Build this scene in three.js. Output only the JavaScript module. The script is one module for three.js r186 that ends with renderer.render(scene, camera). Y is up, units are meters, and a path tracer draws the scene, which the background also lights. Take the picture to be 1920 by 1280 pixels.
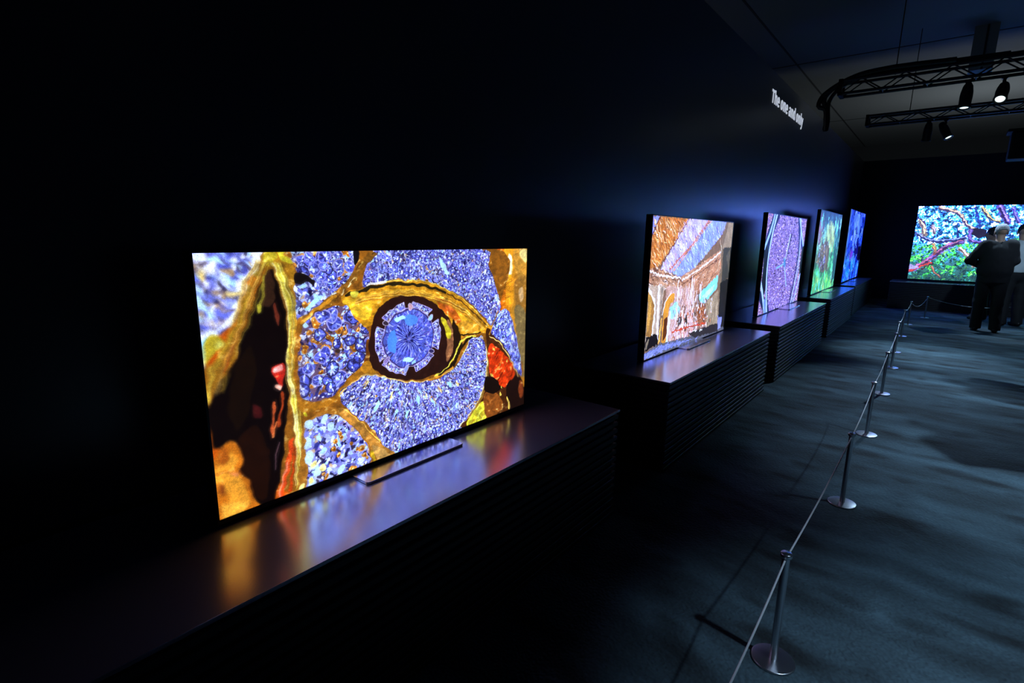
import * as THREE from 'three';
import { RectAreaLightUniformsLib } from 'three/addons/lights/RectAreaLightUniformsLib.js';
import { mergeGeometries } from 'three/addons/utils/BufferGeometryUtils.js';
import { RoundedBoxGeometry } from 'three/addons/geometries/RoundedBoxGeometry.js';
import { TextGeometry } from 'three/addons/geometries/TextGeometry.js';
import { FontLoader } from 'three/addons/loaders/FontLoader.js';
import { createNoise2D, createNoise3D } from 'simplex-noise';

// ---------------------------------------------------------------- camera, renderer, exposure
// x runs along the left partition wall, y is up, z is the distance away from that wall
const scene = new THREE.Scene();
scene.background = new THREE.Color(0x000000);
const camera = new THREE.PerspectiveCamera(66.2, 1.5, 0.05, 80);
camera.matrixAutoUpdate = true;
camera.position.set(0, 1.41, 0);
{
  const right = new THREE.Vector3(0.63081, 0.01528, 0.77579).normalize();
  const up = new THREE.Vector3(0.14372, 0.98020, -0.13617).normalize();
  const back = new THREE.Vector3().crossVectors(right, up).normalize();
  up.crossVectors(back, right);
  camera.quaternion.setFromRotationMatrix(new THREE.Matrix4().makeBasis(right, up, back));
}
scene.add(camera);
const renderer = new THREE.WebGLRenderer();
renderer.toneMapping = THREE.LinearToneMapping;
renderer.toneMappingExposure = 1.0;
renderer.shadowMap.enabled = true;
RectAreaLightUniformsLib.init();
const SCREEN_GLOW = 1.0;          // luminance of the television pictures
const SPOT_CANDELA = 37;          // stage spots over the aisle, outside the view
const RIG_CANDELA = 34;           // stage spots on the trusses in view
const HALL_CANDELA = 9;          // unseen lamps behind the partitions that light the hall ceiling
const LIGHT_Z = -0.002;
const PANEL_GAIN = [1.1, 1.3, 2.4]; // how far the panels peak above the exposure, red green blue
const FAR_GAIN = [10.0, 8.5, 32.0];   // the large panel at the end is the brightest and coldest

// ---------------------------------------------------------------- helpers
let seed = 20231;
const rnd = () => { seed = (seed * 1664525 + 1013904223) >>> 0; return seed / 4294967296; };
const rr = (a, b) => a + (b - a) * rnd();
const n2 = createNoise2D(rnd), n3 = createNoise3D(rnd);
const taken = new Map();
function numbered(name) {
  const k = taken.get(name) ?? 0; taken.set(name, k + 1);
  return k ? `${name}_${String(k).padStart(3, '0')}` : name;
}
function mesh(name, geo, mat, parent) {
  const m = new THREE.Mesh(geo, mat); m.name = name; m.castShadow = true; m.receiveShadow = true;
  if (parent) parent.add(m);
  return m;
}
function tag(o, label, category, group) {
  o.userData.label = label; o.userData.category = category; if (group) o.userData.group = group;
  return o;
}
function thing(name, label, category, pos = [0, 0, 0], turn = 0, group) {
  const o = new THREE.Group(); o.name = numbered(name); o.position.set(...pos); o.rotation.y = turn;
  scene.add(o); return tag(o, label, category, group);
}
function struct(name, geo, mat, label, category) {
  const m = mesh(numbered(name), geo, mat); m.userData = { kind: 'structure', label, category }; scene.add(m); return m;
}
const boxAt = (x0, x1, y0, y1, z0, z1) => { const g = new THREE.BoxGeometry(x1 - x0, y1 - y0, z1 - z0); g.translate((x0 + x1) / 2, (y0 + y1) / 2, (z0 + z1) / 2); return g; };
const rboxAt = (x0, x1, y0, y1, z0, z1, r = 0.003, s = 2) => { const g = new RoundedBoxGeometry(x1 - x0, y1 - y0, z1 - z0, s, r); g.translate((x0 + x1) / 2, (y0 + y1) / 2, (z0 + z1) / 2); return g; };
const V = (x, y, z) => new THREE.Vector3(x, y, z);
function tube(pts, r, seg = 40, rad = 8) { return new THREE.TubeGeometry(new THREE.CatmullRomCurve3(pts.map((p) => V(...p))), seg, r, rad, false); }
function rod(a, b, r, rad = 8) {
  const A = V(...a), B = V(...b), d = B.clone().sub(A), g = new THREE.CylinderGeometry(r, r, d.length(), rad);
  g.applyQuaternion(new THREE.Quaternion().setFromUnitVectors(V(0, 1, 0), d.clone().normalize()));
  g.translate((A.x + B.x) / 2, (A.y + B.y) / 2, (A.z + B.z) / 2); return g;
}
const lathe = (pts, seg = 40) => new THREE.LatheGeometry(pts.map(([r, y]) => new THREE.Vector2(r, y)), seg);
const std = (o) => new THREE.MeshStandardMaterial(o);
const phy = (o) => new THREE.MeshPhysicalMaterial(o);
const lin = (r, g, b) => new THREE.Color().setRGB(r, g, b);
function canvas(w, h) { const c = document.createElement('canvas'); c.width = w; c.height = h; return [c, c.getContext('2d')]; }
function canvasTex(c, srgb = true) { const t = new THREE.CanvasTexture(c); if (srgb) t.colorSpace = THREE.SRGBColorSpace; t.magFilter = THREE.LinearFilter; return t; }
function dataTex(n, fn, srgb, rx = 1, ry = 1, m = n) {
  const d = new Uint8Array(n * m * 4);
  for (let j = 0; j < m; j++) for (let i = 0; i < n; i++) { const c = fn(i / n, j / m), k = (j * n + i) * 4; for (let q = 0; q < 3; q++) d[k + q] = Math.max(0, Math.min(255, Math.round(c[q]))); d[k + 3] = 255; }
  const t = new THREE.DataTexture(d, n, m); if (srgb) t.colorSpace = THREE.SRGBColorSpace;
  t.wrapS = t.wrapT = THREE.RepeatWrapping; t.magFilter = THREE.LinearFilter; t.repeat.set(rx, ry); t.needsUpdate = true; return t;
}
// ---------------------------------------------------------------- television pictures (flat print on the screens)
function path(g, p, closed = true, soft = false) {
  const n = p.length / 2; g.beginPath();
  if (!soft) { for (let i = 0; i < n; i++) g.lineTo(p[2 * i], p[2 * i + 1]); if (closed) g.closePath(); return; }
  const at = (i) => { const k = closed ? (i + n) % n : Math.max(0, Math.min(n - 1, i)); return [p[2 * k], p[2 * k + 1]]; };
  g.moveTo(p[0], p[1]);
  for (let i = 0; i < (closed ? n : n - 1); i++) {
    const a = at(i - 1), b = at(i), c = at(i + 1), d = at(i + 2);
    g.bezierCurveTo(b[0] + (c[0] - a[0]) / 6, b[1] + (c[1] - a[1]) / 6, c[0] - (d[0] - b[0]) / 6, c[1] - (d[1] - b[1]) / 6, c[0], c[1]);
  }
  if (closed) g.closePath();
}
const rgb = (c, a = 1) => `rgba(${c[0] | 0},${c[1] | 0},${c[2] | 0},${a})`;
function fill(g, p, c, soft = true) { path(g, p, true, soft); g.fillStyle = typeof c === 'string' ? c : rgb(c); g.fill(); }
function line(g, p, c, w, soft = true) { path(g, p, false, soft); g.strokeStyle = typeof c === 'string' ? c : rgb(c); g.lineWidth = w; g.lineCap = 'round'; g.lineJoin = 'round'; g.stroke(); }
function inside(g, p, f, soft = true) { g.save(); path(g, p, true, soft); g.clip(); f(); g.restore(); }
function box(p) { let a = 1e9, b = 1e9, c = -1e9, d = -1e9; for (let i = 0; i < p.length; i += 2) { a = Math.min(a, p[i]); c = Math.max(c, p[i]); b = Math.min(b, p[i + 1]); d = Math.max(d, p[i + 1]); } return [a, b, c, d]; }
function ramp(g, x0, y0, x1, y1, stops) { const r = g.createLinearGradient(x0, y0, x1, y1); for (const [t, c] of stops) r.addColorStop(t, rgb(c)); return r; }
const pick = (a) => a[Math.floor(rnd() * a.length)];
const vary = (c, k) => { const d = rr(-k, k); return [c[0] + d, c[1] + d, c[2] + d]; };
function shard(g, x, y, w, h, turn, c) {            // one cut facet
  g.save(); g.translate(x, y); g.rotate(turn); g.beginPath(); const n = 3 + Math.floor(rnd() * 3);
  for (let i = 0; i < n; i++) { const a = (i + rr(-0.25, 0.25)) / n * Math.PI * 2; g.lineTo(Math.cos(a) * w * rr(0.6, 1.1), Math.sin(a) * h * rr(0.6, 1.1)); }
  g.closePath(); g.fillStyle = rgb(c); g.fill(); g.restore();
}
const ICE = [[44, 42, 118], [60, 62, 158], [82, 88, 190], [104, 112, 214], [128, 138, 228], [156, 168, 240], [182, 196, 248], [226, 236, 255], [238, 244, 255], [186, 232, 250], [150, 134, 208], [120, 104, 172], [38, 30, 70], [70, 58, 96], [200, 170, 140]];
const ICE2 = [[54, 52, 138], [74, 84, 196], [96, 112, 220], [120, 140, 236], [168, 184, 246], [232, 242, 255], [190, 236, 252], [44, 38, 90]];
function gems(g, p, size, o = {}) {
  const [x0, y0, x1, y1] = box(p), pal = o.pal || ICE, n = Math.round((x1 - x0) * (y1 - y0) / (size * size) * (o.density || 3.2));
  inside(g, p, () => {
    g.fillStyle = rgb(o.base || [92, 92, 176]); g.fillRect(x0, y0, x1 - x0, y1 - y0);
    for (let i = 0; i < n; i++) {
      const x = rr(x0, x1), y = rr(y0, y1), t = o.turn ? o.turn(x, y) + rr(-0.5, 0.5) : rr(0, 6.3), s = size * rr(0.35, 0.95);
      shard(g, x, y, s * (o.long || 1), s * (o.thin || 0.62), t, vary(pick(pal), 14));
    }
    for (let i = 0; i < n * 0.26; i++) { g.beginPath(); g.arc(rr(x0, x1), rr(y0, y1), size * rr(0.08, 0.3), 0, 7); g.fillStyle = rgb(rnd() < 0.75 ? [244, 248, 255] : [200, 240, 255]); g.fill(); }
    for (let i = 0; i < n * 0.1; i++) shard(g, rr(x0, x1), rr(y0, y1), size * 0.4, size * 0.2, rr(0, 6), [30, 26, 78]);
    for (let i = 0; i < (o.beads || 0); i++) {
      const x = rr(x0, x1), y = rr(y0, y1), r = size * rr(0.3, 0.55) * (o.bead || 1);
      g.beginPath(); g.arc(x, y, r, 0, 7); g.fillStyle = rgb(vary([196, 124, 34], 26)); g.fill();
      g.beginPath(); g.arc(x + r * 0.2, y + r * 0.2, r * 0.5, 0, 7); g.fillStyle = rgb(vary([150, 84, 22], 20)); g.fill();
      g.beginPath(); g.arc(x - r * 0.3, y - r * 0.35, r * 0.26, 0, 7); g.fillStyle = rgb([250, 226, 150]); g.fill();
    }
  });
}
function stones(g, p, r, n, pal = ICE2) {              // round brilliants, each with its own facets
  const [x0, y0, x1, y1] = box(p);
  inside(g, p, () => { for (let i = 0; i < n; i++) {
    const x = rr(x0, x1), y = rr(y0, y1), s = r * rr(0.7, 1.25), a0 = rr(0, 6), base = vary(pick(pal), 10);
    g.beginPath(); g.ellipse(x, y, s, s * 0.92, 0, 0, 7); g.fillStyle = rgb(rnd() < 0.5 ? [66, 70, 170] : [92, 100, 206]); g.fill(); g.lineWidth = s * 0.16; g.strokeStyle = rgb(rnd() < 0.4 ? [40, 36, 84] : [170, 170, 226]); g.stroke();
    for (let k = 0; k < 9; k++) { const a = a0 + k * 0.7; shard(g, x + Math.cos(a) * s * 0.5, y + Math.sin(a) * s * 0.5, s * 0.5, s * 0.2, a, vary(pick(pal), 14)); }
    g.beginPath(); g.arc(x + rr(-0.3, 0.3) * s, y + rr(-0.3, 0.3) * s, s * rr(0.12, 0.3), 0, 7); g.fillStyle = rgb([246, 250, 255]); g.fill();
  } });
}
function boxBlur(d, W, H, r) {
  const o = new Float32Array(W * H * 3), t = new Float32Array(W * H * 3), k = 1 / (2 * r + 1);
  for (let y = 0; y < H; y++) for (let q = 0; q < 3; q++) { let s = 0; for (let x = -r; x <= r; x++) s += d[(y * W + Math.max(0, Math.min(W - 1, x))) * 4 + q]; for (let x = 0; x < W; x++) { t[(y * W + x) * 3 + q] = s * k; s += d[(y * W + Math.min(W - 1, x + r + 1)) * 4 + q] - d[(y * W + Math.max(0, x - r)) * 4 + q]; } }
  for (let x = 0; x < W; x++) for (let q = 0; q < 3; q++) { let s = 0; for (let y = -r; y <= r; y++) s += t[(Math.max(0, Math.min(H - 1, y)) * W + x) * 3 + q]; for (let y = 0; y < H; y++) { o[(y * W + x) * 3 + q] = s * k; s += t[(Math.min(H - 1, y + r + 1) * W + x) * 3 + q] - t[(Math.max(0, y - r) * W + x) * 3 + q]; } }
  return o;
}
// gives a drawn picture the unevenness of a photograph: wavering outlines, metallic bands on the gold, soft and grainy places
function finish(c, o) {
  const W = c.width, H = c.height, g = c.getContext('2d'), src = g.getImageData(0, 0, W, H), S = src.data, out = g.createImageData(W, H), D = out.data, B = boxBlur(S, W, H, o.blur ?? 3);
  for (let y = 0; y < H; y++) for (let x = 0; x < W; x++) {
    const k = (y * W + x) * 4, wx = n2(x / o.s, y / o.s), wy = n2(x / o.s + 70, y / o.s), fx = n2(x / (o.s * 0.25), y / (o.s * 0.25) + 30);
    const sx = Math.max(0, Math.min(W - 1, Math.round(x + o.warp * wx + o.warp * 0.12 * fx))), sy = Math.max(0, Math.min(H - 1, Math.round(y + o.warp * wy + o.warp * 0.12 * fx))), j = sy * W + sx;
    const m = o.mask ? o.mask(x / W, y / H) : 0.25; let r = S[j * 4] + (B[j * 3] - S[j * 4]) * m, gg = S[j * 4 + 1] + (B[j * 3 + 1] - S[j * 4 + 1]) * m, b = S[j * 4 + 2] + (B[j * 3 + 2] - S[j * 4 + 2]) * m;
    const warm = Math.max(0, Math.min(1, (r - b - 24) / 60)) * (o.metal ?? 0) * (1 - 0.8 * m);
    if (warm > 0) { const t = n2(x / 150 + 0.4 * wy, y / 70 + 0.4 * wx) + 0.6 * n2(x / 60, y / 30) + 0.3 * n2(x / 22, y / 12), e = 1 + warm * (0.1 + 0.26 * t); r *= e; gg *= e; b *= e; if (t > 0.7) { const h = Math.min(0.8, (t - 0.7) * 1.3) * warm * Math.min(1, r / 170); r += (255 - r) * h; gg += (236 - gg) * h; b += (150 - b) * h; } }
    const e = (o.lift ?? 1) + (o.grain ?? 0.1) * (n2(x / 5, y / 5) + 0.6 * n2(x / 13, y / 13)) + (o.broad ?? 0) * n2(x / 80 + 9, y / 80);
    D[k] = r * e; D[k + 1] = gg * e; D[k + 2] = b * e; D[k + 3] = 255;
  }
  if (o.gain) for (let i = 0; i < W * H * 4; i += 4) for (let q = 0; q < 3; q++) { const L = Math.pow(D[i + q] / 255, 2.2), w = Math.pow(L, 3); D[i + q] = 255 * Math.pow(L * (w + (1 - w) / o.gain[q]), 1 / 2.2); }  // the panel peaks above what the eye of the camera can hold
  g.putImageData(out, 0, 0); return c;
}
function streaks(g, p, n, cols, ang, len, w) {
  const [x0, y0, x1, y1] = box(p);
  inside(g, p, () => { for (let i = 0; i < n; i++) { const x = rr(x0, x1), y = rr(y0, y1), a = ang + rr(-0.14, 0.14), l = len * rr(0.4, 1.2); line(g, [x, y, x + Math.cos(a) * l, y + Math.sin(a) * l], rgb(vary(pick(cols), 12), rr(0.5, 1)), w * rr(0.4, 1.3), false); } });
}

function paintJewel() {                               // gold and diamond close-up
  const W = 1600, H = 850, [c, g] = canvas(W, H);
  g.fillStyle = ramp(g, 1380, 0, 1600, 0, [[0, [196, 84, 10]], [0.25, [222, 134, 18]], [0.5, [214, 150, 40]], [1, [188, 124, 30]]]); g.fillRect(0, 0, W, H);
  // soft gold background at the right
  fill(g, [1417, -2, 1485, -1, 1491, 255, 1448, 292, 1429, 195], [236, 160, 30]);
  fill(g, [1447, 30, 1473, 36, 1479, 117, 1462, 132, 1440, 110], [255, 238, 190]);
  fill(g, [1502, -1, 1600, 0, 1601, 150, 1542, 161, 1504, 91], [206, 150, 52]);
  fill(g, [1537, 10, 1596, 5, 1598, 66, 1556, 54], [250, 226, 150]);
  fill(g, [1506, 173, 1601, 156, 1604, 379, 1530, 371], [160, 112, 40]);
  fill(g, [1534, 216, 1570, 199, 1581, 262, 1550, 276], [206, 170, 120]);
  fill(g, [1505, 298, 1603, 350, 1604, 676, 1565, 639, 1522, 427], [132, 112, 66]);
  fill(g, [1256, -3, 1290, -3, 1338, 137, 1388, 246, 1356, 297, 1295, 135], [176, 84, 20]);
  for (let i = 0; i < 9; i++) line(g, [1388, 214, 1515, 162].map((v, k) => v + (k % 2 ? i * 7 - 30 : i * 3)), rgb([130, 66, 12], 0.8), 1.6, false);
  line(g, [1477, 47, 1564, -0], rgb([120, 60, 10]), 2); line(g, [1413, 194, 1589, 94], rgb([120, 60, 10]), 2);
  // brown gold body under everything at the lower middle
  fill(g, [292, -4, 1393, 9, 1378, 354, 1585, 672, 1163, 861, 269, 874, 272, 414], [140, 86, 20]);
  // left diamonds, out of focus
  const Ld = [-5, -8, 220, -5, 211, 25, 169, 78, 144, 102, 145, 131, 116, 196, 67, 241, 30, 274, 1, 361, -14, 391];
  gems(g, Ld, 34, { base: [112, 122, 204], density: 4, long: 1.5, thin: 0.42, turn: () => 0.7, pal: [[70, 76, 176], [92, 104, 206], [120, 134, 220], [160, 176, 240], [206, 220, 250], [180, 226, 250], [96, 88, 150], [70, 56, 96], [196, 160, 120], [236, 224, 200]] });
  fill(g, [-0, 2, 36, 2, 31, 24, 3, 26], [246, 250, 255]); fill(g, [33, 18, 63, 9, 86, 32, 62, 28], [198, 240, 252]);
  fill(g, [-0, 124, 18, 143, 32, 184, 24, 179, 0, 164], [206, 242, 250]); fill(g, [12, 54, 30, 52, 33, 78, 18, 83], [232, 206, 140]);
  fill(g, [182, 4, 206, 5, 192, 45, 170, 71, 152, 77, 168, 44], [244, 250, 252]);
  fill(g, [118, 92, 148, 87, 149, 119, 131, 136, 122, 122], [250, 246, 236]); fill(g, [79, 114, 118, 122, 128, 136, 93, 133], [236, 214, 150]);
  line(g, [127, 146, 115, 175, 89, 206, 66, 224], [250, 250, 244], 15); line(g, [15, 208, 38, 220, 61, 210], [240, 232, 230], 9);
  fill(g, [0, 242, 40, 231, 54, 246, 19, 297, 2, 344, -3, 294], [236, 240, 236]); fill(g, [1, 261, 20, 257, 10, 296, -1, 320], [150, 210, 236]);
  // dark hollow
  const hollow = [227, 50, 243, 68, 257, 127, 267, 190, 269, 264, 263, 394, 258, 497, 241, 600, 226, 694, 203, 796, 176, 856, 116, 856, 106, 760, 79, 714, 50, 622, 9, 609, 0, 532, 1, 463, 41, 389, 84, 342, 106, 277, 141, 212, 171, 140, 203, 80];
  fill(g, hollow, [14, 6, 4]);
  inside(g, hollow, () => {
    fill(g, [208, 66, 232, 67, 237, 152, 206, 176, 187, 148], [52, 30, 16]); fill(g, [232, 169, 245, 188, 244, 242, 234, 230], [112, 44, 26]);
    fill(g, [89, 361, 144, 300, 154, 391, 97, 559, 59, 513], [22, 10, 4]); fill(g, [66, 624, 139, 571, 176, 678, 155, 828, 104, 788], [30, 11, 4]);
    fill(g, [139, 493, 165, 511, 156, 542, 132, 529], [62, 16, 14]);
  });
  // gold rim left of the hollow
  fill(g, [202, 5, 259, 2, 252, 47, 230, 53, 211, 70, 180, 113, 153, 186, 125, 248, 103, 314, 71, 375, 41, 396, 11, 451, -2, 462, -7, 384, 5, 345, 29, 349, 57, 290, 97, 231, 125, 163, 146, 117, 176, 78, 192, 45], [150, 92, 16]);
  fill(g, [209, 5, 252, 2, 245, 37, 216, 49, 194, 62, 175, 85, 169, 75, 196, 45], [182, 164, 36]);
  line(g, [169, 85, 151, 138, 121, 210, 85, 291, 63, 356], [206, 122, 24], 20); line(g, [156, 111, 134, 174, 106, 236, 63, 287, 34, 350], [188, 158, 36], 11);
  fill(g, [10, 263, 48, 251, 65, 271, 50, 295, 24, 311, 5, 345], [190, 170, 40]); fill(g, [46, 271, 61, 270, 57, 290, 44, 288], [230, 226, 110]);
  line(g, [23, 348, 13, 397, 2, 449], [214, 180, 60], 13); line(g, [60, 318, 37, 368, 21, 406], [150, 104, 16], 12);
  line(g, [89, 288, 75, 334, 62, 373], [170, 60, 12], 8);
  for (let k = 0; k < 22; k++) line(g, [203, 32, 169, 85, 144, 144, 114, 216, 76, 289, 42, 352, 13, 431].map((v, i) => v + (i % 2 ? rr(-5, 5) : (k - 8) * 2.6 + rr(-3, 3))), rgb(pick([[220, 150, 34], [120, 70, 10], [200, 176, 50], [240, 214, 110], [90, 50, 8]]), 0.55), rr(1.5, 5));
  line(g, [205, 76, 196, 131, 183, 182], [150, 138, 40], 9); fill(g, [176, 164, 193, 166, 187, 193, 177, 192], [196, 190, 50]);
  // red reflections inside the hollow
  fill(g, [208, 379, 246, 375, 251, 410, 235, 464, 223, 434, 210, 409], [206, 40, 26]); fill(g, [212, 384, 238, 378, 240, 400, 218, 403], [255, 176, 170]);
  fill(g, [211, 447, 237, 449, 233, 467, 213, 459], [250, 190, 170]);
  line(g, [242, 475, 231, 529, 214, 593], [196, 70, 24], 8); line(g, [210, 500, 198, 569, 191, 625], [206, 88, 40], 9); line(g, [212, 573, 194, 616], [226, 120, 60], 6);
  line(g, [260, 657, 240, 739, 228, 775, 207, 849], [222, 72, 22], 16); line(g, [239, 735, 210, 809, 199, 850], [250, 150, 120], 6); line(g, [266, 687, 256, 765, 239, 841], [196, 60, 10], 10);
  line(g, [212, 650, 198, 709, 192, 742], [120, 84, 96], 4);
  // orange glow, lower left
  fill(g, [-5, 673, 14, 625, 42, 601, 68, 606, 84, 648, 88, 690, 75, 712, 100, 748, 119, 825, 131, 858, 30, 850, 2, 851, -1, 784], [206, 116, 22]);
  fill(g, [-1, 681, 31, 652, 62, 633, 72, 674, 53, 701, 75, 723, 94, 784, 100, 833, 48, 838, 28, 758, 4, 731], [240, 164, 46]);
  fill(g, [20, 623, 41, 612, 48, 647, 29, 670, 11, 660], [180, 92, 20]); fill(g, [8, 723, 29, 748, 23, 775, 8, 758], [150, 74, 20]);
  fill(g, [10, 807, 50, 805, 97, 832, 64, 853, 13, 850], [250, 182, 60]); line(g, [1, 693, 35, 694, 67, 717], [150, 70, 14], 5); fill(g, [50, 699, 72, 711, 68, 725, 52, 715], [240, 150, 80]);
  // gold strip right of the hollow
  fill(g, [239, 26, 272, 20, 303, 49, 312, 85, 313, 131, 320, 196, 325, 233, 312, 307, 301, 420, 287, 504, 271, 501, 264, 413, 277, 265, 274, 191, 260, 127, 250, 73], [160, 112, 22]);
  fill(g, [242, 30, 266, 48, 277, 101, 288, 156, 297, 193, 285, 229, 276, 173, 258, 109, 247, 64], [196, 184, 52]);
  line(g, [278, 91, 293, 142, 301, 194], [60, 42, 16], 8); line(g, [283, 221, 276, 302, 267, 375], [218, 206, 60], 10); line(g, [300, 231, 290, 323, 279, 416], [176, 112, 20], 12);
  line(g, [293, 304, 290, 349], [238, 232, 120], 7);
  line(g, [262, 393, 270, 442, 279, 497], [250, 250, 216], 12); line(g, [279, 497, 279, 552, 283, 612, 290, 691, 290, 756], [206, 196, 60], 22); line(g, [280, 568, 284, 653, 290, 748, 280, 805], [252, 252, 226], 11);
  line(g, [295, 496, 304, 538, 314, 580], [196, 190, 40], 9); line(g, [287, 797, 273, 823, 263, 850], [214, 196, 60], 16);
  fill(g, [256, -5, 307, 3, 327, 32, 300, 42, 271, 27], [196, 186, 40]);
  for (let k = 0; k < 18; k++) line(g, [253, 33, 273, 101, 291, 174, 291, 248, 283, 340, 275, 415, 282, 493, 289, 594, 286, 714, 277, 824].map((v, i) => v + (i % 2 ? 0 : (k - 9) * 2.3 + rr(-3, 3))), rgb(pick([[236, 220, 90], [110, 70, 14], [200, 150, 40], [250, 246, 200], [84, 50, 10], [176, 160, 40]]), 0.6), rr(1.5, 5));
  // upper middle diamonds
  const Um = [285, -8, 558, -5, 545, 57, 510, 115, 477, 148, 411, 170, 377, 126, 343, 87, 317, 67, 301, 31];
  gems(g, Um, 17, { beads: 26, bead: 1.5, base: [130, 130, 190], density: 3.6, pal: [...ICE, [240, 244, 250], [214, 190, 150], [186, 222, 240]] });
  stones(g, Um, 20, 40); fill(g, [311, 71, 344, 76, 366, 95, 382, 104, 369, 118, 342, 109, 314, 111], [22, 14, 12]);
  gems(g, [306, 121, 346, 105, 381, 122, 411, 166, 397, 192, 317, 240, 308, 194], 22, { base: [80, 84, 160], density: 3, beads: 3 });
  fill(g, [346, 191, 395, 157, 403, 169, 351, 202], [190, 240, 246]);
  // gold rope diagonal
  fill(g, [544, -1, 571, -1, 565, 34, 550, 50, 542, 30], [18, 14, 16]);
  const rope = [673, 0, 632, 28, 572, 78, 542, 121, 499, 150, 457, 182, 405, 200, 345, 243, 316, 255, 314, 228, 372, 201, 411, 174, 455, 146, 510, 111, 554, 58, 609, 11];
  fill(g, rope, [128, 84, 24]); streaks(g, rope, 150, [[236, 200, 90], [60, 34, 12], [206, 140, 40], [250, 238, 190], [96, 56, 16]], 2.3, 30, 5);
  line(g, [459, 162, 423, 179, 376, 205, 325, 245], [196, 134, 30], 12); line(g, [464, 147, 446, 153], [250, 250, 230], 6);
  // left cell of stones with gold beads
  const Lc = [405, 204, 483, 196, 532, 216, 582, 275, 599, 336, 591, 391, 554, 448, 515, 466, 438, 525, 375, 539, 314, 517, 301, 478, 298, 400, 308, 306, 336, 246];
  fill(g, Lc.map((v) => v), [130, 76, 18]);
  gems(g, Lc, 20, { beads: 60, bead: 1.25, base: [110, 84, 120], density: 2.8, pal: [...ICE2, [60, 40, 30], [150, 96, 40], [190, 200, 214]] });
  stones(g, Lc, 24, 44);
  // gold ground around the cell and under the eye
  line(g, [317, 233, 299, 324, 293, 418, 298, 521], [156, 96, 22], 14);
  fill(g, [524, 464, 590, 425, 613, 459, 627, 488, 551, 503, 478, 530, 418, 562, 352, 570, 303, 562, 298, 521, 375, 547, 442, 530], [166, 108, 24]);
  line(g, [602, 479, 523, 497, 455, 537], [226, 196, 70], 7); line(g, [593, 348, 585, 411, 563, 459], [110, 60, 14], 16); fill(g, [554, 448, 595, 426, 622, 483, 577, 483], [206, 140, 30]);
  // brow diamonds
  const Br = [607, 48, 648, 16, 684, -4, 1259, 2, 1298, 73, 1347, 164, 1389, 262, 1390, 311, 1341, 382, 1285, 343, 1186, 260, 1067, 191, 938, 144, 814, 122, 705, 118, 628, 130, 588, 136, 581, 99];
  gems(g, Br, 15, { density: 3.6, beads: 26, bead: 0.7, base: [104, 106, 190] });
  stones(g, Br, 13, 330); for (const p of [[683, 138], [747, 137], [802, 138], [854, 142], [901, 145]]) { g.beginPath(); g.arc(p[0], p[1] - 14, 10, 0, 7); g.fillStyle = rgb([206, 140, 60]); g.fill(); g.beginPath(); g.arc(p[0], p[1] - 12, 5, 0, 7); g.fillStyle = rgb([120, 60, 20]); g.fill(); }
  for (const q of [[675, 79], [722, 89], [655, 86], [755, 61]]) { for (let k = 0; k < 12; k++) line(g, [q[0], q[1], q[0] + Math.cos(k * 0.52) * 22, q[1] + Math.sin(k * 0.52) * 22], rgb(pick(ICE2)), 3, false); }
  fill(g, [977, 31, 1002, 50, 1034, 103, 1014, 107, 989, 73], [200, 240, 246]);
  for (const q of [[1272, 108], [1307, 161], [1356, 233], [1372, 261]]) { g.beginPath(); g.ellipse(q[0], q[1], 8, 14, 0.3, 0, 7); g.fillStyle = rgb([236, 240, 255]); g.fill(); }
  // eyelid in gold
  fill(g, [485, 164, 536, 144, 603, 137, 679, 125, 814, 126, 947, 150, 1080, 201, 1201, 282, 1293, 360, 1341, 382, 1301, 409, 1224, 399, 1135, 397, 1099, 423, 1058, 367, 992, 285, 899, 225, 812, 190, 729, 192, 659, 229, 637, 269, 596, 289, 553, 268, 527, 224, 497, 193], [196, 138, 24]);
  fill(g, [498, 173, 539, 169, 627, 159, 785, 155, 937, 186, 1059, 244, 1186, 337, 1270, 389, 1164, 386, 1114, 339, 1012, 259, 900, 206, 784, 175, 682, 180, 624, 209, 598, 244, 555, 239, 529, 200], [224, 172, 36]);
  fill(g, [493, 185, 548, 181, 600, 198, 613, 241, 582, 263, 545, 242, 519, 211], [232, 186, 42]);
  line(g, [508, 160, 603, 143, 689, 132, 813, 137, 937, 163, 1013, 192], [40, 30, 10], 12); line(g, [603, 133, 643, 123, 689, 119], [244, 240, 226], 9);
  line(g, [1026, 197, 1114, 239, 1201, 302, 1293, 376], [92, 58, 14], 7); line(g, [692, 121, 828, 125, 947, 147, 1060, 193, 1171, 259, 1258, 335], [240, 206, 90], 4);
  fill(g, [955, 206, 1026, 221, 1086, 286, 1114, 328, 1079, 334, 1019, 283, 974, 250], [188, 92, 20]); fill(g, [1019, 230, 1059, 263, 1045, 281, 1012, 254], [226, 110, 40]); fill(g, [1121, 324, 1239, 369, 1201, 390, 1114, 379, 1100, 352], [206, 150, 40]);
  fill(g, [526, 152, 559, 148, 549, 169, 530, 168], [220, 206, 70]);
  for (let k = 0; k < 26; k++) { const q = rr(0, 1), d = 4 + q * 46; line(g, [549, 169, 627, 149, 730, 143, 842, 148, 962, 176, 1080, 226, 1193, 302, 1270, 368].map((v, i) => v + (i % 2 ? d * (0.55 + 0.45 * Math.sin(Math.PI * (i / 15))) : rr(-6, 6))), rgb(pick([[250, 212, 96], [160, 98, 18], [232, 176, 50], [120, 70, 12], [246, 226, 150], [206, 140, 26]]), 0.55), rr(1.5, 4.5)); }
  // eye socket
  fill(g, [654, 220, 729, 188, 829, 189, 918, 217, 999, 272, 1045, 330, 1072, 403, 1064, 478, 1015, 535, 930, 553, 801, 547, 679, 508, 613, 455, 596, 391, 604, 320, 622, 267], [44, 20, 12]);
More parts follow.
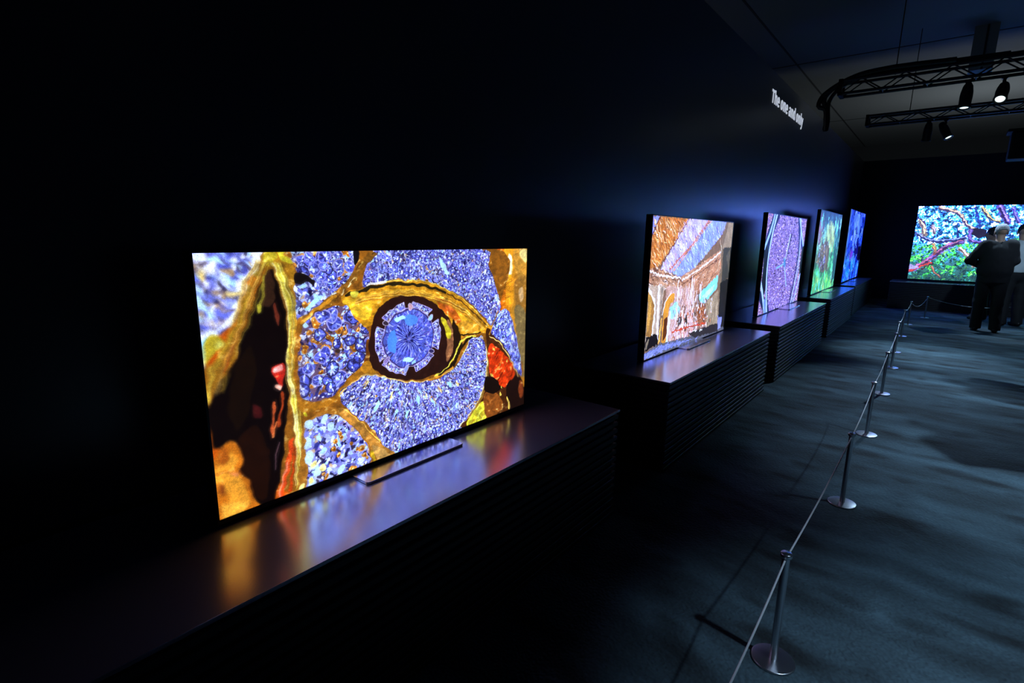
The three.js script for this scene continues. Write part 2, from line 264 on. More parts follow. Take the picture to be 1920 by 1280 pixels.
  fill(g, [1018, 313, 1052, 346, 1065, 417, 1043, 480, 1009, 499, 1017, 410], [150, 98, 62]); fill(g, [979, 298, 1005, 306, 1038, 354, 1044, 395, 1017, 396, 998, 339], [206, 190, 40]);
  fill(g, [1052, 316, 1100, 377, 1113, 450, 1078, 511, 1056, 543, 1064, 443], [40, 22, 8]);
  line(g, [942, 561, 1015, 535, 1071, 479, 1099, 433, 1142, 413, 1209, 412], [216, 204, 70], 9); line(g, [969, 561, 1050, 526, 1106, 464, 1142, 429, 1179, 419], [34, 22, 8], 14); line(g, [988, 565, 1077, 537, 1135, 469, 1164, 427], [240, 214, 130], 4);
  line(g, [1099, 397, 1171, 397, 1239, 401], [30, 22, 8], 6);
  // centre stone with its petals
  const C = [801, 365], px = 2.28, petal = (a, w, r0, r1) => {
    const q = []; for (let k = 0; k <= 8; k++) { const t = a - w + 2 * w * k / 8; q.push(C[0] + Math.cos(t) * r1 * px * 1.02, C[1] + Math.sin(t) * r1 * 2.0); }
    for (let k = 8; k >= 0; k--) { const t = a - w * 0.9 + 1.8 * w * k / 8; q.push(C[0] + Math.cos(t) * r0 * px * 1.02, C[1] + Math.sin(t) * r0 * 2.0); }
    fill(g, q, [128, 124, 206]); gems(g, q, 13, { density: 4.4, base: [122, 120, 206], pal: ICE }); path(g, q, true, true); g.strokeStyle = rgb([196, 186, 226]); g.lineWidth = 3; g.stroke();
  };
  for (const [a, w] of [[-1.12, 0.34], [-2.06, 0.36], [3.12, 0.48], [2.12, 0.4], [1.06, 0.36], [0.02, 0.46]]) petal(a, w, 56, 76);
  g.save(); g.translate(C[0], C[1]); g.scale(px, 2.05);
  g.beginPath(); g.arc(0, 0, 59, 0, 7); g.fillStyle = rgb([84, 96, 196]); g.fill(); g.lineWidth = 2.2; g.strokeStyle = rgb([64, 50, 120]); g.stroke(); g.beginPath(); g.arc(0, 0, 61.5, 0, 7); g.lineWidth = 1.2; g.strokeStyle = rgb([200, 190, 236]); g.stroke();
  g.save(); g.beginPath(); g.arc(0, 0, 58, 0, 7); g.clip();
  for (let i = 0; i < 460; i++) { const a = rr(0, 6.283), r = Math.sqrt(rnd()) * 58, s = rr(2, 6); shard(g, Math.cos(a) * r, Math.sin(a) * r, s * 1.5, s * 0.5, a + rr(-0.4, 0.4), vary(pick([[58, 62, 168], [76, 90, 206], [98, 118, 226], [120, 146, 238], [150, 176, 246], [196, 210, 250], [46, 44, 128], [120, 104, 206]]), 10)); }
  for (let k = 0; k < 56; k++) { const a = k / 56 * 6.283 + rr(-0.03, 0.03), r0 = rr(8, 14), r1 = rr(24, 40); line(g, [Math.cos(a) * r0, Math.sin(a) * r0, Math.cos(a) * r1, Math.sin(a) * r1], rgb(k % 2 ? [36, 36, 120] : [140, 160, 240]), rr(0.7, 1.7), false); }
  for (let k = 0; k < 8; k++) { const a = k / 8 * 6.283 + 0.2, b = a + 0.39; line(g, [Math.cos(a) * 40, Math.sin(a) * 40, Math.cos(b) * 57, Math.sin(b) * 57, Math.cos(a + 0.785) * 40, Math.sin(a + 0.785) * 40], rgb([176, 176, 244]), 0.9, false); }
  fill(g, [-14, -42, 0, -52, 16, -44, 22, -34, 4, -26, -10, -36], [88, 150, 226]); fill(g, [-34, -44, -16, -50, -10, -42, -26, -38], [190, 240, 252]);
  fill(g, [-50, -10, -34, -20, -30, 4, -36, 26, -48, 16], [84, 150, 230]); fill(g, [-18, 44, -4, 38, 10, 44, 2, 50, -12, 49], [196, 246, 252]); fill(g, [4, 54, 12, 50, 14, 58, 6, 60], [180, 240, 250]);
  for (let k = 0; k < 8; k++) { const a = k / 8 * 6.283; shard(g, Math.cos(a) * 9, Math.sin(a) * 9, 5, 3, a, [30, 28, 96]); }
  g.beginPath(); g.arc(0, 0, 3.4, 0, 7); g.fillStyle = rgb([130, 130, 206]); g.fill();
  g.restore();
  for (const [a, cc] of [[-1.5, [220, 176, 190]], [-2.5, [60, 44, 60]], [2.55, [150, 130, 196]], [-0.6, [176, 226, 250]], [0.62, [50, 44, 100]], [1.72, [150, 170, 226]]]) { const x = Math.cos(a) * 64, y = Math.sin(a) * 64; g.beginPath(); g.ellipse(x, y, 7, 5, a, 0, 7); g.fillStyle = rgb(cc); g.fill(); g.lineWidth = 1.4; g.strokeStyle = rgb([206, 196, 226]); g.stroke(); }
  g.restore();
  // big field of stones under the eye
  const Un = [622, 487, 695, 516, 831, 562, 975, 572, 1063, 544, 1127, 483, 1164, 432, 1209, 418, 1270, 437, 1291, 587, 1272, 672, 1225, 744, 1148, 835, 1053, 862, 885, 879, 727, 863, 656, 807, 602, 716, 525, 636, 476, 581, 460, 530, 518, 496, 587, 485];
  gems(g, Un, 15, { density: 4.6, base: [110, 112, 200], long: 1.5, thin: 0.42, beads: 24, bead: 0.7, turn: (x, y) => Math.atan2(y - C[1], x - C[0]) });
  for (const p of [[622, 621], [776, 698], [717, 673], [927, 682], [1028, 614], [840, 642], [1072, 723]]) { g.save(); g.translate(p[0], p[1]); g.rotate(Math.atan2(p[1] - C[1], p[0] - C[0])); shard(g, 0, 0, 30, 12, 0, [206, 250, 252]); shard(g, 0, 0, 22, 9, 0.3, [186, 244, 250]); g.restore(); }
  for (const p of [[580, 518], [698, 594], [974, 633], [1084, 626], [890, 639]]) { g.save(); g.translate(p[0], p[1]); g.rotate(Math.atan2(p[1] - C[1], p[0] - C[0])); shard(g, 0, 0, 24, 6, 0, [240, 206, 130]); g.restore(); }
  line(g, [464, 531, 518, 496, 587, 483, 663, 505, 772, 548, 892, 570], [230, 190, 110], 5); line(g, [898, 567, 988, 560, 1056, 538], [206, 140, 40], 8);
  line(g, [1294, 451, 1299, 589, 1272, 688, 1209, 774, 1119, 843], [150, 110, 40], 16); line(g, [1286, 477, 1291, 587, 1264, 687, 1202, 766, 1097, 842], [244, 226, 170], 6);
  stones(g, Un, 13, 120);
  // far right leaf of stones and red enamel
  fill(g, [1285, 396, 1342, 425, 1444, 513, 1587, 733, 1610, 862, 1126, 850, 1209, 790, 1280, 696, 1303, 589], [70, 34, 10]);
  fill(g, [1171, 808, 1264, 754, 1313, 805, 1273, 852, 1148, 851], [206, 200, 50]); streaks(g, [1156, 831, 1256, 752, 1330, 804, 1281, 866, 1148, 857], 60, [[236, 230, 110], [150, 140, 20], [200, 160, 40]], -0.9, 40, 5); fill(g, [1272, 722, 1363, 728, 1424, 816, 1364, 847, 1289, 845], [140, 76, 24]); fill(g, [1287, 631, 1370, 664, 1396, 722, 1321, 727, 1272, 688], [24, 12, 6]);
  fill(g, [1448, 704, 1566, 687, 1610, 849, 1478, 853], [30, 14, 8]); fill(g, [1557, 703, 1592, 734, 1584, 809, 1550, 774], [120, 52, 20]); fill(g, [1450, 775, 1463, 784, 1483, 836, 1469, 845], [230, 196, 90]);
  const red = [1306, 475, 1376, 496, 1472, 581, 1519, 660, 1466, 696, 1422, 716, 1362, 663, 1311, 608];
  fill(g, red, [206, 54, 10]); streaks(g, red, 16, [[60, 14, 6], [240, 100, 20], [250, 140, 50], [90, 24, 8]], -0.85, 110, 11);
  for (const p of [[1343, 497], [1446, 576], [1482, 623], [1328, 627], [1405, 712], [1397, 745]]) shard(g, p[0], p[1], 13, 9, 0.8, [236, 206, 90]);
  gems(g, [1317, 406, 1341, 366, 1381, 316, 1423, 298, 1466, 330, 1494, 384, 1533, 486, 1569, 609, 1576, 683, 1518, 630, 1445, 519, 1375, 452], 15, { density: 4, base: [110, 112, 206], pal: ICE2 });
  line(g, [1310, 426, 1401, 484, 1490, 595, 1547, 677], [226, 196, 120], 6); line(g, [1373, 310, 1333, 365, 1309, 416], [196, 134, 40], 7);
  for (const q of [[1487, 462], [1477, 416], [1556, 637]]) { g.beginPath(); g.ellipse(q[0], q[1], 9, 14, 0, 0, 7); g.fillStyle = rgb([240, 246, 255]); g.fill(); }
  // lower left stones and the gold valley
  fill(g, [264, 834, 280, 774, 307, 619, 351, 590, 416, 582, 484, 600, 552, 688, 630, 798, 704, 865, 595, 866, 400, 864, 250, 858], [160, 104, 30]);
  const Ll = [311, 620, 346, 601, 398, 594, 446, 615, 504, 670, 559, 753, 582, 811, 575, 859, 446, 864, 303, 862, 313, 785, 310, 701];
  gems(g, Ll, 26, { density: 4, beads: 24, bead: 0.9, base: [140, 148, 216], pal: [...ICE, [206, 224, 250], [190, 220, 246], [170, 186, 236]] });
  for (const p of [[388, 613], [328, 617], [319, 688], [320, 742], [350, 807], [325, 849], [412, 649], [448, 833]]) { g.beginPath(); g.ellipse(p[0], p[1], 15, 20, 0.3, 0, 7); g.fillStyle = rgb([206, 236, 250]); g.fill(); }
  for (const p of [[322, 835], [284, 842], [372, 798], [335, 772]]) { g.beginPath(); g.arc(p[0], p[1], 12, 0, 7); g.fillStyle = rgb([250, 230, 150]); g.fill(); }
  fill(g, [461, 585, 506, 623, 567, 697, 631, 780, 710, 860, 627, 859, 598, 811, 560, 740, 504, 666, 446, 607], [186, 130, 50]); fill(g, [599, 779, 693, 857, 627, 859], [206, 160, 84]); line(g, [466, 591, 543, 663, 631, 771], [236, 180, 70], 5); line(g, [593, 805, 601, 854], [206, 170, 30], 14);
  return finish(c, { warp: 5, s: 60, metal: 1, grain: 0.1, broad: 0.08, gain: PANEL_GAIN, blur: 7, mask: (u, v) => Math.min(1, 0.12 + Math.max(0, 1 - u / 0.27) * 0.9 + (u > 0.92 ? 0.5 : 0)) });
}
function paintHall() {                                 // stone hall with a painted timber vault
  const W = 1040, H = 600, [c, g] = canvas(W, H);
  g.fillStyle = rgb([120, 96, 84]); g.fillRect(0, 0, W, H);
  const all = [0, 0, W, 0, W, H, 0, H];
  fill(g, [-3, 2, 373, 2, 224, 119, 63, 217, -5, 214], [176, 106, 48], false); fill(g, [-3, 2, 69, 2, 19, 75, -1, 76], [120, 140, 220], false);
  streaks(g, [-3, 2, 386, 2, 224, 119, 64, 224, -9, 221], 528, [[226, 170, 120], [134, 74, 30], [206, 140, 70], [240, 214, 190], [150, 90, 50], [190, 120, 30]], 1.0, 40, 3.1);
  fill(g, [373, 2, 671, -2, 403, 139, 248, 241, 106, 221, 225, 124], [180, 172, 222], false);
  streaks(g, [373, 2, 671, -2, 403, 139, 248, 241, 106, 221, 225, 124], 528, [[226, 220, 250], [150, 140, 206], [206, 196, 240], [206, 150, 140], [240, 240, 255], [96, 86, 150]], 1.1, 46, 3.1);
  line(g, [655, -2, 440, 125, 209, 223], [190, 120, 110], 12, false);
  fill(g, [686, -3, 922, 1, 840, 80, 492, 234, 313, 263, 212, 244, 405, 149], [136, 156, 226], false);
  streaks(g, [686, -3, 922, 1, 840, 80, 492, 234, 313, 263, 212, 244, 405, 149], 528, [[170, 190, 246], [110, 130, 206], [190, 206, 250], [90, 100, 180], [180, 226, 246]], 1.1, 50, 3.1);
  line(g, [687, -0, 466, 120, 247, 236], [206, 150, 140], 6, false);
  for (const [p, n, cols] of [[[-3, 2, 386, 2, 224, 119, 64, 224, -9, 221], 170, [[255, 244, 230], [246, 206, 160], [90, 48, 20], [226, 150, 80]]], [[373, 2, 922, 1, 840, 80, 492, 234, 248, 246, 106, 221, 225, 124], 300, [[250, 248, 255], [214, 220, 255], [84, 80, 140], [150, 160, 226], [120, 110, 170]]]]) streaks(g, p, n, cols, 0.6, 46, 4.2);
  line(g, [386, 2, 225, 124, 75, 224], [110, 66, 50], 6, false); line(g, [69, 2, 26, 54, 1, 88], [84, 50, 40], 8, false);
  // right pier
  fill(g, [921, -2, 1051, -0, 1073, 600, 943, 598, 898, 409, 843, 149], [120, 104, 92], false); fill(g, [959, 3, 1051, -0, 1046, 134, 892, 138], [150, 136, 124], false);
  fill(g, [909, 139, 1056, 134, 1050, 300, 927, 323], [62, 62, 60], false); fill(g, [909, 322, 1052, 306, 1073, 600, 943, 598], [34, 32, 30], false); fill(g, [967, 179, 1029, 140, 1045, 285], [92, 88, 80], false);
  // cornice and broken wall
  fill(g, [339, 264, 860, 149, 902, 235, 865, 291, 605, 344, 525, 378, 362, 380], [176, 132, 112], false); streaks(g, [341, 274, 863, 161, 902, 235, 865, 291, 607, 353, 529, 394, 362, 380], 484, [[226, 190, 170], [120, 76, 60], [206, 160, 140], [90, 56, 46], [240, 214, 200], [160, 110, 90]], -0.5, 34, 3.1);
  line(g, [355, 282, 608, 230, 863, 161], [240, 230, 226], 8, false); line(g, [371, 298, 627, 247, 871, 189], [110, 74, 64], 5, false); line(g, [844, 94, 881, 164, 840, 261], [220, 196, 176], 6);
  fill(g, [-10, 212, 118, 221, 312, 258, 360, 305, 188, 303, -0, 278], [170, 130, 110], false); streaks(g, [-10, 212, 118, 221, 312, 258, 374, 311, 190, 313, 1, 282], 308, [[236, 220, 214], [120, 80, 66], [206, 170, 150], [84, 60, 60]], 0.35, 40, 3.7); line(g, [-4, 219, 122, 247, 340, 269], [246, 240, 240], 8);
  // middle bay
  fill(g, [187, 294, 513, 325, 576, 600, 177, 566], [190, 160, 156], false); streaks(g, [187, 294, 542, 327, 607, 604, 177, 566], 572, [[226, 200, 206], [150, 110, 110], [120, 84, 84], [246, 236, 240], [206, 170, 160]], 1.5, 50, 3.7);
  fill(g, [595, 362, 862, 279, 864, 348, 700, 415, 622, 413], [126, 206, 226], false); fill(g, [643, 377, 823, 323, 799, 361, 679, 396], [176, 230, 240], false);
  fill(g, [241, 398, 310, 375, 370, 416, 328, 462, 263, 449], [150, 206, 230], false); fill(g, [685, 419, 886, 364, 943, 598, 727, 587], [150, 136, 122], false); streaks(g, [702, 426, 870, 372, 933, 597, 744, 589], 176, [[180, 166, 150], [110, 98, 88]], 1.6, 70, 3.7);
  // arches on the left
  fill(g, [1, 282, 164, 293, 128, 546, 2, 561], [176, 160, 150], false);
  fill(g, [4, 302, 50, 330, 78, 376, 78, 508, 8, 498], [150, 110, 60], false); fill(g, [5, 309, 40, 338, 44, 429, 17, 490], [184, 144, 76], false);
  line(g, [4, 302, 56, 340, 80, 387, 68, 513], [240, 236, 230], 13); line(g, [108, 294, 113, 391, 126, 534], [226, 216, 214], 20, false); line(g, [142, 296, 142, 393, 137, 464], [70, 70, 86], 4, false);
  fill(g, [180, 385, 219, 344, 278, 334, 283, 363, 230, 402, 227, 548, 175, 553], [196, 140, 56]); line(g, [163, 419, 188, 365, 241, 331], [236, 226, 206], 8); fill(g, [190, 441, 225, 440, 223, 528, 185, 542], [84, 44, 16], false);
  line(g, [156, 442, 149, 537, 140, 548], [224, 170, 90], 13, false); line(g, [246, 423, 236, 500, 233, 549], [206, 226, 240], 22, false); line(g, [282, 422, 289, 457], [150, 170, 190], 6, false);
  for (const x of [1266, 1275, 1284, 1296, 1306]) line(g, [311, 440, 322, 562].map((v, k) => v + (k % 2 ? 0 : (x - 1266) * 7)), [214, 190, 206], 12, false);
  fill(g, [352, 454, 391, 454, 393, 495, 353, 495], [60, 60, 66], false); fill(g, [431, 453, 457, 450, 468, 499, 434, 500], [28, 26, 26], false);
  line(g, [288, 515, 486, 517, 727, 524], [176, 66, 44], 8, false); line(g, [554, 504, 723, 507], [190, 90, 60], 6, false);
  streaks(g, [275, 382, 694, 392, 727, 524, 288, 517], 264, [[236, 214, 220], [150, 96, 90], [90, 60, 56], [196, 130, 110]], 1.55, 30, 2.5); fill(g, [580, 426, 701, 420, 726, 518, 600, 509], [150, 96, 70], false); streaks(g, [580, 426, 701, 420, 726, 518, 600, 509], 154, [[206, 150, 110], [80, 44, 34], [120, 60, 40]], 0.4, 20, 3.1);
  streaks(g, [275, 515, 727, 524, 741, 578, 284, 562], 198, [[214, 186, 200], [96, 70, 74], [190, 120, 90]], 1.55, 26, 3.7);
  for (let i = 0; i < 150; i++) { const x = rr(290, 800), y = rr(392, 545) + (x - 290) * -0.02; g.fillStyle = rgb(vary(pick([[250, 236, 240], [226, 190, 190], [130, 84, 80], [70, 50, 50], [236, 206, 196], [190, 120, 96], [240, 226, 236]]), 14)); g.fillRect(x, y, rr(5, 14), rr(6, 24)); }
  for (let i = 0; i < 40; i++) { const x = rr(290, 640), y = rr(330, 420); line(g, [x, y, x + rr(-20, 20), y - rr(30, 90)], rgb(pick([[246, 226, 226], [120, 76, 70], [206, 160, 150], [250, 244, 246]]), 0.9), rr(3, 7)); }
  line(g, [288, 515, 486, 517, 727, 524], [176, 66, 44], 8, false);
  // floor
  fill(g, [3, 571, 140, 550, 496, 566, 937, 579, 1069, 584, 1076, 610, 8, 599], [88, 92, 112], false); fill(g, [3, 571, 176, 561, 573, 588, 181, 591, 8, 599], [120, 136, 196], false); streaks(g, [3, 571, 175, 555, 648, 588, 304, 600, 8, 599], 176, [[150, 164, 220], [96, 106, 160], [70, 80, 130]], -0.35, 34, 3.1);
  fill(g, [9, 503, 88, 500, 122, 509, 140, 550, 7, 562], [22, 18, 18], false); fill(g, [21, 518, 41, 512, 27, 554, 11, 551], [120, 112, 100], false); fill(g, [493, 550, 929, 548, 943, 598, 572, 582], [44, 40, 40], false); line(g, [549, 547, 609, 549], [250, 240, 210], 6); line(g, [656, 555, 687, 556], [250, 240, 210], 6);
  fill(g, [916, 505, 961, 504, 993, 519, 984, 585, 939, 586], [130, 140, 190], false); fill(g, [924, 500, 1026, 504, 1022, 522, 929, 518], [30, 28, 30], false);
  return finish(c, { warp: 5, s: 34, metal: 0.25, lift: 1.18, grain: 0.16, broad: 0.1, blur: 1, gain: PANEL_GAIN });
}
function paintClock() {                                // lilac glitter dial with pale curved lines
  const W = 980, H = 540, [c, g] = canvas(W, H);
  g.fillStyle = rgb([138, 118, 196]); g.fillRect(0, 0, W, H);
  const pal = [[214, 190, 240], [180, 162, 236], [158, 144, 228], [136, 116, 206], [96, 78, 160], [70, 54, 122], [240, 228, 252], [206, 166, 206], [164, 144, 236], [60, 46, 104], [226, 206, 246]];
  const warm = [[240, 206, 214], [214, 160, 180], [176, 130, 170], [120, 84, 120], [250, 232, 230]];
  for (let i = 0; i < 4200; i++) { const x = rr(0, W), y = rr(0, H); shard(g, x, y, rr(9, 20), rr(2.5, 6), rr(-0.3, 0.3), vary(pick(x < 120 || x > 905 ? warm : pal), 12)); }
  fill(g, [126, -3, 255, -2, 142, 110, 68, 196, -14, 178], [40, 50, 110]); line(g, [214, -12, 132, 87, 96, 184, 106, 311, 158, 463, 237, 568], [34, 40, 96], 44);
  fill(g, [5, 173, 79, 196, 110, 399, 45, 453, 21, 393, 17, 279], [24, 28, 46]); fill(g, [6, 407, 124, 460, 165, 560, 2, 450], [28, 36, 80]);
  line(g, [147, -6, 96, 83, 7, 178], [170, 214, 255], 26); line(g, [194, -6, 137, 99, 102, 225, 120, 371, 201, 564], [186, 220, 255], 25); line(g, [5, 367, 74, 444, 151, 553], [186, 220, 255], 26); line(g, [120, 477, 163, 554], [120, 164, 250], 34);
  line(g, [752, 0, 858, 102, 954, 181], [50, 66, 146], 58); line(g, [767, -0, 882, 101, 981, 185], [180, 214, 255], 27); line(g, [800, 2, 861, 136, 879, 310, 834, 431, 780, 560], [176, 210, 255], 24); line(g, [738, 4, 833, 170, 824, 325, 774, 461, 736, 563], [40, 48, 116], 26); line(g, [978, 367, 915, 461, 826, 561], [176, 210, 255], 24);
  fill(g, [935, 206, 990, 185, 991, 332, 937, 354], [34, 38, 56]);
  line(g, [587, 108, 531, 217, 493, 277], [60, 50, 120], 26); line(g, [559, 108, 517, 217, 490, 270], [206, 222, 255], 20); line(g, [463, 244, 502, 296, 595, 412], [170, 204, 255], 19); line(g, [503, 271, 417, 284, 298, 298], [140, 200, 250], 11); fill(g, [458, 250, 499, 251, 520, 294, 479, 292], [90, 150, 206]);
  return finish(c, { warp: 2, s: 60, grain: 0.1, blur: 1, gain: PANEL_GAIN });
}
function paintReef() {                                 // green and teal growth under water
  const W = 760, H = 450, [c, g] = canvas(W, H);
  g.fillStyle = ramp(g, 0, 0, 0, H, [[0, [50, 84, 130]], [0.4, [56, 100, 116]], [1, [40, 130, 104]]]); g.fillRect(0, 0, W, H);
  fill(g, [-31, 20, 79, 16, 176, 99, 95, 215, -17, 192, -34, 103], [92, 92, 130]); fill(g, [-13, 88, 88, 72, 123, 140, 10, 163], [156, 132, 164]); fill(g, [360, 10, 520, 10, 706, 122, 605, 156], [60, 84, 132]);
  const bush = (p, n, cols, len, w) => streaks(g, p, n, cols, 1.62, len, w);
  bush([7, 8, 826, 6, 891, 224, 379, 219], 110, [[120, 236, 236], [70, 150, 170], [170, 246, 246], [50, 90, 130], [110, 226, 206]], 60, 26);
  bush([-10, 158, 355, 95, 456, 315, 5, 357], 90, [[120, 230, 216], [70, 140, 140], [150, 206, 170], [110, 104, 96], [160, 240, 220]], 56, 26);
  fill(g, [325, 60, 493, 74, 569, 162, 512, 239, 341, 218, 287, 127], [176, 206, 160]); bush([223, 68, 554, 73, 606, 254, 333, 255], 26, [[206, 236, 186], [130, 170, 130], [160, 240, 196], [190, 200, 150], [110, 220, 200]], 60, 22);
  fill(g, [95, 215, 329, 157, 517, 317, 259, 345, 93, 303], [112, 104, 110]); bush([63, 215, 344, 175, 489, 333, 149, 335], 22, [[150, 136, 120], [80, 76, 96], [120, 150, 140]], 50, 24);
  fill(g, [577, 123, 764, 88, 797, 223, 770, 395, 610, 407, 564, 253], [50, 100, 120]); bush([425, 181, 569, 162, 644, 423, 503, 448], 16, [[100, 236, 180], [150, 250, 206], [70, 190, 146]], 110, 30); bush([563, 60, 799, 27, 844, 224, 637, 241], 16, [[110, 236, 200], [90, 206, 206], [150, 250, 220]], 80, 26);
  for (let i = 0; i < 46; i++) { const x = rr(60, 320), y = rr(190, 330); g.beginPath(); g.ellipse(x, y, rr(9, 20), rr(3, 7), 0, 0, 7); g.fillStyle = rgb(pick([[150, 150, 226], [206, 190, 150], [120, 226, 230], [70, 66, 120], [206, 236, 250]])); g.fill(); }
  fill(g, [23, 452, 5, 357, 93, 303, 273, 364, 355, 331, 521, 396, 660, 417, 751, 450], [80, 196, 146]); bush([23, 452, -7, 340, 127, 304, 686, 398, 754, 453], 60, [[140, 250, 184], [90, 220, 166], [180, 246, 170], [40, 120, 106], [120, 230, 226], [206, 244, 150]], 44, 24);
  bush([443, 444, 448, 353, 565, 352, 672, 431], 12, [[170, 250, 150], [120, 236, 130]], 60, 26);
  return finish(c, { warp: 20, s: 46, grain: 0.16, broad: 0.2, blur: 1, gain: PANEL_GAIN });
}
function paintDeep() {                                 // deep blue picture
  const W = 720, H = 410, [c, g] = canvas(W, H);
  g.fillStyle = rgb([22, 50, 190]); g.fillRect(0, 0, W, H);
  const all = [0, 0, W, 0, W, H, 0, H];
  streaks(g, all, 170, [[14, 30, 150], [24, 90, 240], [60, 130, 255], [10, 20, 120], [30, 70, 230], [90, 160, 255]], 1.6, 50, 34);
  fill(g, [200, 20, 560, 30, 520, 110, 420, 200, 300, 230, 230, 120], [86, 134, 246]); streaks(g, [200, 20, 560, 30, 520, 110, 420, 200, 300, 230, 230, 120], 34, [[120, 170, 255], [60, 100, 230], [140, 190, 255], [40, 70, 200]], 1.6, 50, 34);
  fill(g, [300, 100, 380, 104, 370, 124, 310, 126], [24, 34, 130]); fill(g, [330, 130, 400, 134, 390, 150, 340, 150], [24, 34, 130]); fill(g, [380, 190, 640, 210, 720, 290, 560, 330, 420, 260], [14, 10, 130]); fill(g, [210, 240, 340, 244, 330, 290, 230, 290], [110, 40, 200]); fill(g, [340, 300, 460, 290, 470, 340, 370, 350], [20, 150, 200]);
  streaks(g, [0, 260, 300, 250, 720, 320, 720, 410, 0, 410], 80, [[60, 150, 255], [30, 120, 255], [120, 190, 255], [14, 50, 190], [40, 180, 230]], 1.6, 44, 32);
  for (let i = 0; i < 60; i++) { g.beginPath(); g.ellipse(rr(0, W), rr(0, H), rr(12, 24), rr(3, 6), 0, 0, 7); g.fillStyle = rgb(pick([[120, 180, 255], [70, 130, 255], [170, 206, 255], [10, 20, 110]])); g.fill(); }
  fill(g, [0, 0, 46, 0, 40, 260, 0, 300], [70, 106, 170]); fill(g, [570, 220, 690, 205, 720, 300, 600, 300], [6, 6, 40]);
  line(g, [200, 10, 710, 8], [110, 150, 255], 7);
  return finish(c, { warp: 18, s: 46, grain: 0.16, broad: 0.25, blur: 1, gain: PANEL_GAIN });
}
function paintTree() {                                 // branches against bright leaves
  const W = 1280, H = 720, [c, g] = canvas(W, H);
  g.fillStyle = ramp(g, 0, 0, 0, H, [[0, [110, 196, 226]], [0.5, [96, 180, 206]], [1, [30, 90, 70]]]); g.fillRect(0, 0, W, H);
  const upper = [0, 0, W, 0, W, 400, 420, 360, 0, 380];
  inside(g, upper, () => { for (let i = 0; i < 5200; i++) { const x = rr(0, W), y = rr(0, 400), q = n2(x / 70, y / 60) + 0.5 * n2(x / 26, y / 24); shard(g, x, y, rr(7, 20), rr(5, 12), rr(0, 6), vary(pick(q > 0.25 ? [[232, 250, 252], [206, 240, 246], [244, 254, 254], [120, 206, 226], [90, 190, 210], [60, 160, 190]] : q > -0.25 ? [[40, 140, 170], [30, 120, 150], [90, 190, 210], [24, 100, 130], [30, 130, 110], [206, 240, 246]] : [[16, 44, 100], [20, 70, 130], [16, 26, 76], [20, 60, 110], [24, 100, 130]]), 10)); } }, false);
  const lower = [0, 380, 420, 360, 700, 330, 700, 720, 0, 720];
  inside(g, lower, () => { for (let i = 0; i < 2600; i++) { const x = rr(0, 720), y = rr(330, 720), q = 0.15 + n2(x / 130, y / 110) + (520 - y) / 260; shard(g, x, y, rr(6, 18), rr(4, 11), rr(0, 6), vary(pick(q > 0.1 ? [[30, 130, 40], [60, 190, 60], [100, 226, 90], [20, 80, 40], [150, 240, 120], [16, 60, 40]] : q > -0.4 ? [[30, 110, 90], [40, 140, 120], [60, 170, 150], [24, 70, 60], [40, 130, 60]] : [[16, 50, 46], [24, 70, 60], [40, 110, 90], [60, 140, 60]]), 12)); } }, false);
  inside(g, [700, 300, W, 300, W, 720, 700, 720], () => { for (let i = 0; i < 3200; i++) { const x = rr(700, W), y = rr(300, 720); shard(g, x, y, rr(6, 18), rr(4, 11), rr(0, 6), vary(pick([[40, 140, 60], [70, 190, 90], [30, 100, 80], [40, 130, 140], [150, 220, 150]]), 12)); } }, false);
  inside(g, [900, 0, W, 0, W, 300, 900, 260], () => { for (let i = 0; i < 500; i++) shard(g, rr(900, W), rr(0, 260), rr(6, 20), rr(5, 12), rr(0, 6), vary(pick([[60, 170, 70], [96, 206, 90], [40, 130, 60], [190, 236, 140]]), 12)); }, false);
  const limb = (p, w, base, light, dark) => { line(g, p, base, w); line(g, p.map((v, k) => v + (k % 2 ? w * 0.26 : 0)), dark, w * 0.42); line(g, p.map((v, k) => v - (k % 2 ? w * 0.26 : 0)), light, w * 0.3); };
  limb([379, 335, 270, 389, 179, 486, 97, 569, -2, 639], 48, [106, 84, 124], [170, 124, 140], [62, 44, 80]); streaks(g, [398, 305, 405, 355, 187, 539, 10, 665, -6, 612, 174, 444], 90, [[170, 104, 104], [90, 72, 140], [140, 128, 180], [120, 56, 50]], -0.55, 60, 7);
  line(g, [167, 550, 88, 596, 3, 644], [176, 70, 50], 18); line(g, [181, 560, 104, 617], [60, 24, 24], 12);
  limb([22, 268, 93, 314, 180, 339, 301, 327, 390, 305], 32, [66, 84, 130], [150, 168, 196], [36, 46, 88]);
  limb([165, 19, 263, 51, 327, 83, 387, 173, 449, 224], 34, [128, 118, 112], [190, 180, 150], [64, 60, 96]); limb([31, 141, 59, 194, 79, 278], 40, [150, 140, 120], [206, 196, 150], [96, 90, 100]); limb([131, 194, 156, 256], 30, [140, 130, 134], [190, 180, 170], [80, 74, 84]);
  limb([482, 25, 521, 85, 573, 135, 621, 154], 24, [150, 142, 90], [206, 200, 140], [44, 56, 100]); line(g, [428, 24, 464, 114, 491, 193], [36, 60, 130], 19); line(g, [315, 163, 341, 295], [30, 60, 120], 13);
  line(g, [193, 163, 222, 132, 297, 153, 372, 173], [40, 70, 110], 8); line(g, [297, 153, 372, 178], [226, 236, 226], 6); line(g, [1, 110, 48, 141, 79, 183], [60, 50, 96], 10);
  limb([164, 371, 186, 444], 26, [150, 124, 90], [196, 170, 120], [100, 80, 60]); limb([181, 592, 215, 654, 253, 684], 16, [150, 110, 84], [190, 150, 110], [90, 62, 46]);
  limb([373, 407, 429, 467, 498, 566], 36, [170, 164, 140], [226, 222, 196], [110, 100, 84]); fill(g, [426, 224, 501, 213, 544, 243, 536, 293, 491, 303, 448, 274], [26, 26, 40]);
